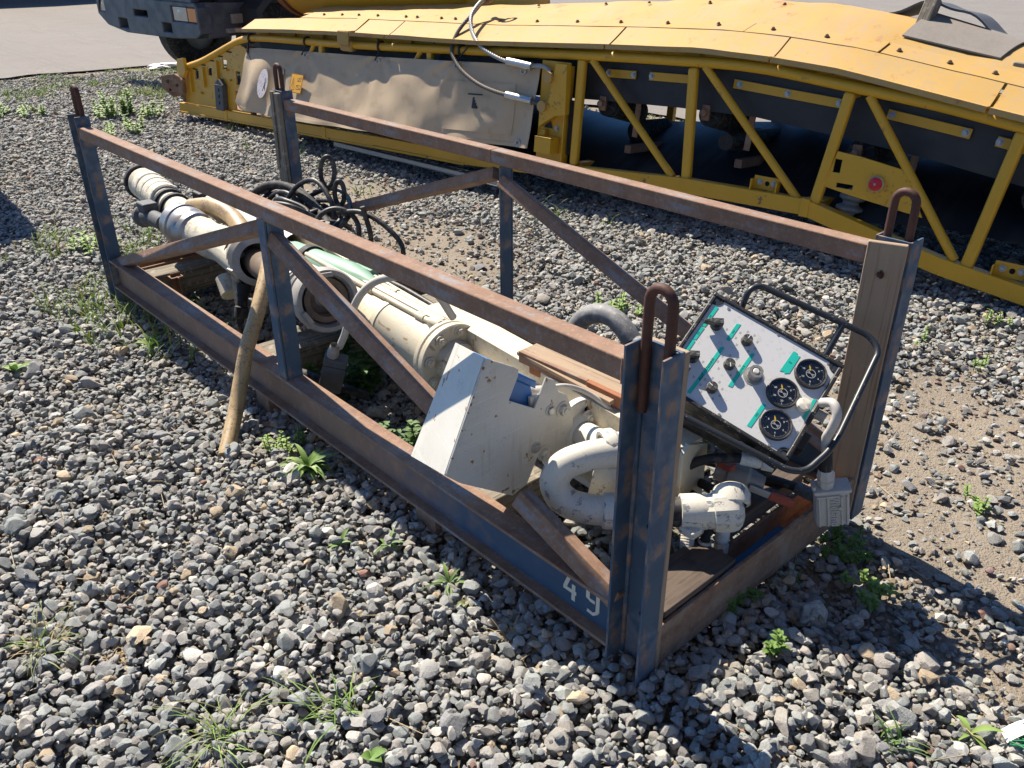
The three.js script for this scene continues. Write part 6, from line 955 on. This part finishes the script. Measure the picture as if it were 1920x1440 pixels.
// ---------------------------------------------------------------- weeds, grass, the tag, and unseen shade casters just outside the picture
{
  const leafMat = (c, t = 0.3) => new THREE.MeshPhysicalMaterial({ color: new THREE.Color(...c), roughness: 0.75, transmission: t, thickness: 0, side: THREE.DoubleSide });
  const G1 = leafMat([0.13, 0.24, 0.035]), G2 = leafMat([0.19, 0.3, 0.05]), G3 = leafMat([0.08, 0.17, 0.03]), DRY = leafMat([0.4, 0.3, 0.16], 0.15), RED = leafMat([0.3, 0.09, 0.05], 0.15), OLIVE = leafMat([0.2, 0.22, 0.07]);
  // one leaf: a bent, slightly folded blade
  function leaf(base, az, len, wid, rise, droop, n = 5, prof = (t) => Math.sin(Math.PI * Math.pow(t, 0.75)) + 0.03, fold = 0.25, twist = 0) {
    const pos = [], idx = [], d = V3(Math.cos(az), 0, Math.sin(az)), sd = V3(-Math.sin(az), 0, Math.cos(az)); let p = v(base).clone(), a = rise;
    for (let i = 0; i <= n; i++) {
      const t = i / n, w = Math.max(0.0004, wid * 0.5 * prof(t)), up = d.clone().multiplyScalar(-Math.sin(a)).add(V3(0, Math.cos(a), 0)), s2 = sd.clone().multiplyScalar(Math.cos(twist * t)).addScaledVector(up, Math.sin(twist * t));
      for (const k of [-1, 0, 1]) { const q = p.clone().addScaledVector(s2, k * w).addScaledVector(up, Math.abs(k) * w * fold); pos.push(q.x, q.y, q.z); }
      p.addScaledVector(d, Math.cos(a) * len / n).add(V3(0, Math.sin(a) * len / n, 0)); a -= droop / n;
    }
    for (let i = 0; i < n; i++) for (let k = 0; k < 2; k++) { const b = i * 3 + k; idx.push(b, b + 3, b + 1, b + 1, b + 3, b + 4); }
    const g = new THREE.BufferGeometry(); g.setAttribute('position', new THREE.Float32BufferAttribute(pos, 3)); g.setIndex(idx); g.computeVertexNormals(); return muv(g.toNonIndexed());
  }
  const blade = (b, az, len, w, rise, droop) => leaf(b, az, len, w, rise, droop, 6, (t) => Math.pow(1 - t, 0.6) * (0.6 + 0.4 * Math.min(1, t * 5)), 0.2);
  const Yg = (x, z) => topOf(x, z) - 0.004;
  const plant = (name, label, cat, x, z, h = 0) => thing(name, label, cat, [x, Yg(x, z) + h, z]);
  // rosette of separate lance leaves
  function rosette(label, x, z, n, len, wid, m, seed, sep = true) {
    const o = plant('weed', label, 'weed', x, z), R = rng(seed), gs = [];
    for (let k = 0; k < n; k++) { const a = k * 2.4 + R() * 1.6, g = leaf([0, 0, 0], a, len * (0.45 + R() * 0.8), wid * (0.8 + R() * 0.4), 0.5 + R() * 0.8, 0.9 + R() * 1.2, 6, undefined, 0.3, (R() - 0.5) * 0.8); sep ? part('leaf', g, m[k % m.length], o) : gs.push(g); }
    if (!sep) part('leaves', gs, m[0], o);
  }
  // upright herb with paired leaves along several stems
  function herb(label, x, z, stems, h, lw, m, seed, spread = 0.1) {
    const o = plant('weed', label, 'weed', x, z), R = rng(seed), ls = [], st = [];
    for (let s = 0; s < stems; s++) {
      const a = R() * 6.28, rr = spread * Math.sqrt(R()), bx = Math.cos(a) * rr, bz = Math.sin(a) * rr, hh = h * (0.5 + R() * 0.6), lx = (R() - 0.5) * 0.3 * hh, lz = (R() - 0.5) * 0.3 * hh;
      st.push(tube([[bx, -0.02, bz], [bx + lx * 0.4, hh * 0.5, bz + lz * 0.4], [bx + lx, hh, bz + lz]], 0.0022, 6, 5));
      const nl = Math.max(3, Math.round(hh / 0.022)); for (let k = 0; k < nl; k++) { const t = (k + 0.6) / nl, q = [bx + lx * t, hh * t, bz + lz * t], L = lw * (1.15 - t * 0.5) * (0.8 + R() * 0.4); for (let j = 0; j < 3; j++) ls.push(leaf(q, k * 1.57 + j * 2.1 + R(), L, L * 0.62, 0.5 + R() * 0.5, 0.9 + R() * 0.8, 4)); }
    }
    part('stem', st, m[0], o).userData.kind = 'stuff'; part('leaves', ls, m[1] || m[0], o).userData.kind = 'stuff';
  }
  function tuft(label, x, z, n, len, w, m, seed, spread = 0.04, name = 'grass_tuft', cat = 'grass tuft', low = 0) {
    const o = plant(name, label, cat, x, z), R = rng(seed), by = m.map(() => []);
    for (let k = 0; k < n; k++) { const a = R() * 6.28, rr = spread * R(); by[Math.floor(R() * m.length)].push(blade([Math.cos(a) * rr, -0.015, Math.sin(a) * rr], R() * 6.28, len * (0.5 + R() * 0.7), w * (0.7 + R() * 0.6), 1.35 - R() * 0.7 - low, 0.8 + R() * 1.4)); }
    by.forEach((g, i) => g.length && part('blades', g, m[i], o));
  }
  rosette('lush dark green rosette weed with crowded leaves in front of the bottom beam', 1.378, -0.09, 60, 0.11, 0.02, [G3, G1, G2], 11);
  rosette('light green starry rosette close to the bottom beam at left', 2.8, -0.07, 16, 0.1, 0.02, [G2, G1], 12);
  rosette('small bright seedling with five upright leaves on the gravel before the beam', 0.95, -0.235, 5, 0.07, 0.013, [G1], 13);
  rosette('pair of green seedlings with drooping leaves right of the bright one', 0.85, -0.13, 10, 0.07, 0.012, [G3, G1], 14);
  rosette('narrow-leaved green weed standing where the beam shades the gravel', 0.6, -0.1, 11, 0.095, 0.009, [G3, G1], 15);
  rosette('low olive weed just beside the dry straw', 0.5, -0.12, 9, 0.04, 0.018, [OLIVE], 16);
  rosette('broad green leaves cut by the lower edge of the picture, beside the orange stone', 0.27, -0.585, 4, 0.045, 0.026, [G1], 17);
  rosette('weed of four pale leaves before the white tag', -0.6, 0.465, 7, 0.075, 0.014, [G2, OLIVE], 18);
  rosette('broad-leaved weed at the left edge of the picture', 2.95, -0.6, 6, 0.1, 0.03, [G2, G1], 19);
  herb('tall bushy green weed on the gravel left of the conveyor nose', 8.75, 1.9, 15, 0.26, 0.06, [G1, G2], 21, 0.24);
  herb('spreading lower weed just in front of the tall bushy one', 7.9, 1.62, 15, 0.12, 0.055, [G1, G2], 22, 0.3);
  herb('small round weed nearest the conveyor nose', 8.38, 2.2, 8, 0.13, 0.06, [G1, G2], 23, 0.14);
  herb('yellow-green weed patch at the left edge below the asphalt', 9.4, 1.12, 12, 0.12, 0.06, [G1, G2], 24, 0.3);
  herb('leafy weed growing by the post foot at far left', 4.35, 0.23, 9, 0.13, 0.045, [G1, G2], 25, 0.14);
  herb('leafy green weed in the shade below the dark connector', 1.84, 0.36, 16, 0.16, 0.055, [G3, G3], 26, 0.14);
  herb('green weed in the shade behind the white guard', 1.25, 0.22, 10, 0.12, 0.05, [G3, G3], 27, 0.1);
  herb('green weed on the sunny gravel behind the arched bracket', 1.64, 1.84, 16, 0.07, 0.03, [G1, G2], 28, 0.14);
  herb('clover-like weed in the shade under the hanging light connector', -0.02, 0.93, 14, 0.06, 0.026, [G3, G1], 29, 0.09);
  herb('small lobed weed on shaded stones right of the near post', -0.17, 0.345, 4, 0.06, 0.026, [G1, G1], 30, 0.02);
  herb('weed with jagged leaves right beside the near end beam', 0.03, 0.44, 8, 0.05, 0.028, [G3, G1], 31, 0.07);
  herb('pale sprawling weed on the sunlit strip of earth', -0.19, 0.79, 9, 0.05, 0.028, [OLIVE, G2], 32, 0.07);
  herb('sparse green sprouts on the gravel right of the boarded post', 0.42, 2.55, 9, 0.05, 0.022, [G1, G2], 33, 0.3);
  herb('green sprout on bare earth nearest the right edge', -0.2, 1.47, 5, 0.05, 0.024, [G1, G2], 34, 0.05);
  herb('lone sprout in the shadow edge of the conveyor', 0.3, 3.0, 5, 0.06, 0.026, [G1, G2], 35, 0.06);
  herb('tiny sprouts in the shaded gravel by the red-handled valve', 0.53, 0.98, 5, 0.05, 0.03, [G1, G2], 36, 0.08);
  herb('green weed leaning against the bottom beam behind the amber hose end', 1.6, -0.06, 10, 0.07, 0.022, [G1, G2], 37, 0.07);
  tuft('green grass tuft at the lower left edge mixed with dry stalks', 1.12, -1.02, 46, 0.13, 0.0035, [G2, OLIVE, DRY], 41, 0.05);
  tuft('long-bladed grass tuft at the bottom of the picture, left of centre', 0.56, -0.8, 44, 0.16, 0.004, [G2, OLIVE], 42, 0.05);
  tuft('arching grass blades at the bottom centre', 0.42, -0.56, 26, 0.2, 0.0045, [G2, G1], 43, 0.06, 'grass_tuft', 'grass tuft', 0.3);
  tuft('thin grass tuft in the shade right of the end beam', -0.03, 0.66, 16, 0.12, 0.003, [G1, G3], 44, 0.03);
  tuft('green grass tuft at the bottom right, in front of the post shadow', -0.49, 0.31, 15, 0.1, 0.006, [G3, G1], 45, 0.03);
  tuft('single tall grass blade inside the frame below the elbow', 0.12, 0.36, 3, 0.16, 0.007, [G1], 46, 0.01);
  tuft('grass growing through the frame before the far timber bearer', 3.0, 0.22, 26, 0.22, 0.005, [G2, G1], 47, 0.12);
  tuft('grass blades in shade beside the middle post', 1.75, 0.22, 16, 0.18, 0.005, [G3, G1], 48, 0.1);
  tuft('dry straw clump on the gravel, lower left', 0.97, -0.9, 60, 0.07, 0.0025, [DRY], 49, 0.06, 'dry_straw', 'dry straw', 0.6);
  tuft('dry straw clump in front of the painted number', 0.33, -0.1, 55, 0.08, 0.0025, [DRY], 50, 0.04, 'dry_straw', 'dry straw', 0.3);
  tuft('thin dry straw fringe right of the lower left grass tuft', 1.22, -0.87, 26, 0.08, 0.002, [DRY, RED], 51, 0.08, 'dry_straw', 'dry straw', 0.5);
  // grass that nobody could count
  {
    const R = rng(555), n = 8500, geo = blade([0, 0, 0], 0, 1, 0.06, 1.25, 1.1), spots = [];
    const push = (x, z, h) => { if (inView(x, 0, z, 0.3)) spots.push([x, z, h]); };
    for (let k = 0; k < 70000 && spots.length < n; k++) {
      const x = -0.8 + R() * 13.2, z = -1.2 + R() * 7, e = inYard(x, z), q = fb(x * 2.2, z * 2.2, 61); let p = 0;
      if (e > -0.7 && e < 0.12) p = sm(0.42, 0.6, q) * 0.9;
      else if (e > -2.6 && e <= -0.7 && x > 8) p = sm(0.55, 0.68, q) * 0.5;
      const d1 = seg(x, z, 2.3, -0.06, 4.6, 0.15); if (d1 < 0.4) p = Math.max(p, (1 - d1 / 0.4) * sm(0.45, 0.6, q) * 0.8);
      const d2 = seg(x, z, 3.3, 0.25, 4.5, 0.72); if (d2 < 0.3) p = Math.max(p, sm(0.45, 0.6, q) * 0.7);
      if (x > 2.6 && z > 2 && z < 2.8) p = Math.max(p, sm(0.6, 0.7, q) * 0.25);
      if (R() < p) { const c = 1 + Math.floor(R() * 4); for (let j = 0; j < c; j++) push(x + (R() - 0.5) * 0.05, z + (R() - 0.5) * 0.05, e > -0.8 ? 0.03 + R() * 0.07 : 0.05 + R() * 0.1); }
    }
    const im = new THREE.InstancedMesh(geo, leafMat([0.17, 0.26, 0.045]), spots.length), m = new THREE.Matrix4(), c = new THREE.Color();
    spots.forEach(([x, z, h], i) => { m.compose(V3(x, topOf(x, z) - 0.018, z), new THREE.Quaternion().setFromEuler(new THREE.Euler(0, R() * 6.28, 0)), V3(h, h * (0.8 + R() * 0.5), h * 1.3)); im.setMatrixAt(i, m); const k = R(); im.setColorAt(i, k < 0.15 ? c.setRGB(1.5, 1.0, 0.8) : c.setRGB(0.6 + k * 0.5, 0.7 + k * 0.45, 0.6)); });
    im.name = 'grass'; im.userData.kind = 'stuff'; im.castShadow = im.receiveShadow = true; scene.add(im); console.log('grass', spots.length);
    // fine twigs and dry stalks strewn over the stones
    const tw = new THREE.InstancedMesh(clean(cyl([0, 0, 0], [1, 0.02, 0], 0.008, 0.005, 5)), std({ color: new THREE.Color(0.42, 0.33, 0.2), roughness: 0.9 }), 150);
    for (let i = 0; i < 150; i++) { let x, z; do { x = -0.8 + R() * 5; z = -1.2 + R() * 3.4; } while (!inView(x, 0, z, 0)); const s = 0.04 + R() * 0.12; m.compose(V3(x, topOf(x, z) + 0.004, z), new THREE.Quaternion().setFromEuler(new THREE.Euler(0, R() * 6.28, (R() - 0.5) * 0.4)), V3(s, 0.18, 0.18)); tw.setMatrixAt(i, m); }
    tw.name = 'dry_stalks'; tw.userData.kind = 'stuff'; tw.castShadow = true; scene.add(tw);
  }
  // white tag with green cord, lower right corner
  {
    const o = thing('cord_tag', 'white paper tag tied to a bundle of green cord in the lower right corner', 'tag', [-0.69, topOf(-0.69, 0.49) + 0.004, 0.49]);
    const g = new THREE.PlaneGeometry(0.036, 0.07, 6, 10); const p = g.attributes.position; for (let i = 0; i < p.count; i++) { const x = p.getX(i), y = p.getY(i); p.setXYZ(i, x * (y > 0.02 ? 1 - (y - 0.02) * 18 : 1), y, 0.006 * Math.sin((y + 0.035) * 40) + 0.004 * Math.cos(x * 90)); } g.computeVertexNormals();
    const sh = muv(g); sh.rotateX(-0.9); sh.rotateY(2.3); sh.translate(0.012, 0.035, 0.02);
    part('paper_tag', sh, std({ color: new THREE.Color(0.82, 0.82, 0.82), roughness: 0.6, side: THREE.DoubleSide }), o);
    const R = rng(31), cs = []; for (let k = 0; k < 46; k++) { const a = R() * 1.2 - 0.6; cs.push(tube([[-0.075 + R() * 0.03, 0.03 + R() * 0.02, -0.06 + R() * 0.03], [-0.045 + R() * 0.03, 0.045 + R() * 0.02, -0.02 + a * 0.03], [-0.01 + R() * 0.03, 0.01 + R() * 0.02, 0.015 + a * 0.06]], 0.0016, 10, 5)); }
    part('green_cord', cs, std({ color: new THREE.Color(0.02, 0.2, 0.09), roughness: 0.5 }), o);
    part('tie_string', tube([[0.02, 0.06, 0.03], [0.0, 0.05, 0.02], [-0.03, 0.04, -0.01]], 0.0008, 12, 5), M.darkGrey, o);
  }
  // out of view, left: an unseen bin placed to shade the gravel edge
  {
    const o = thing('unseen_shade_bin', 'unseen rusty steel bin out of view at left, placed to shade the gravel', 'bin', [6.98, 0, -0.36]);
    part('bin_wall', [rbox(1.2, 1.95, 0.03, 0.006, 0, 1.0, 0.52), rbox(1.2, 1.95, 0.03, 0.006, 0, 1.0, -0.52), rbox(0.03, 1.95, 1.0, 0.006, -0.6, 1.0, 0), rbox(0.03, 1.95, 1.0, 0.006, 0.6, 1.0, 0), rbox(1.2, 0.03, 1.0, 0.006, 0, 0.1, 0)], M.rust, o);
    part('corner_profile', [-1, 1].flatMap((a) => [-1, 1].map((b) => rbox(0.06, 2.0, 0.06, 0.008, a * 0.6, 1.0, b * 0.53))), M.post, o);
    const s = thing('unseen_shade_shed', 'unseen dark shed out of view, placed to shade the asphalt at top left', 'shed', [31, 0, 6.5]);  // unseen shed, placed to darken the far asphalt corner
    part('wall', [rbox(5, 3.6, 9, 0.05, 0, 1.8, 0)], M.darkGrey, s); part('roof', plate([[-4.8, 0], [4.8, 0], [0, 0.9]], 5.4, [2.7, 3.6, 0], [0, 0, 1], [0, 1, 0]), M.bumper, s);
  }
}
renderer.render(scene, camera);
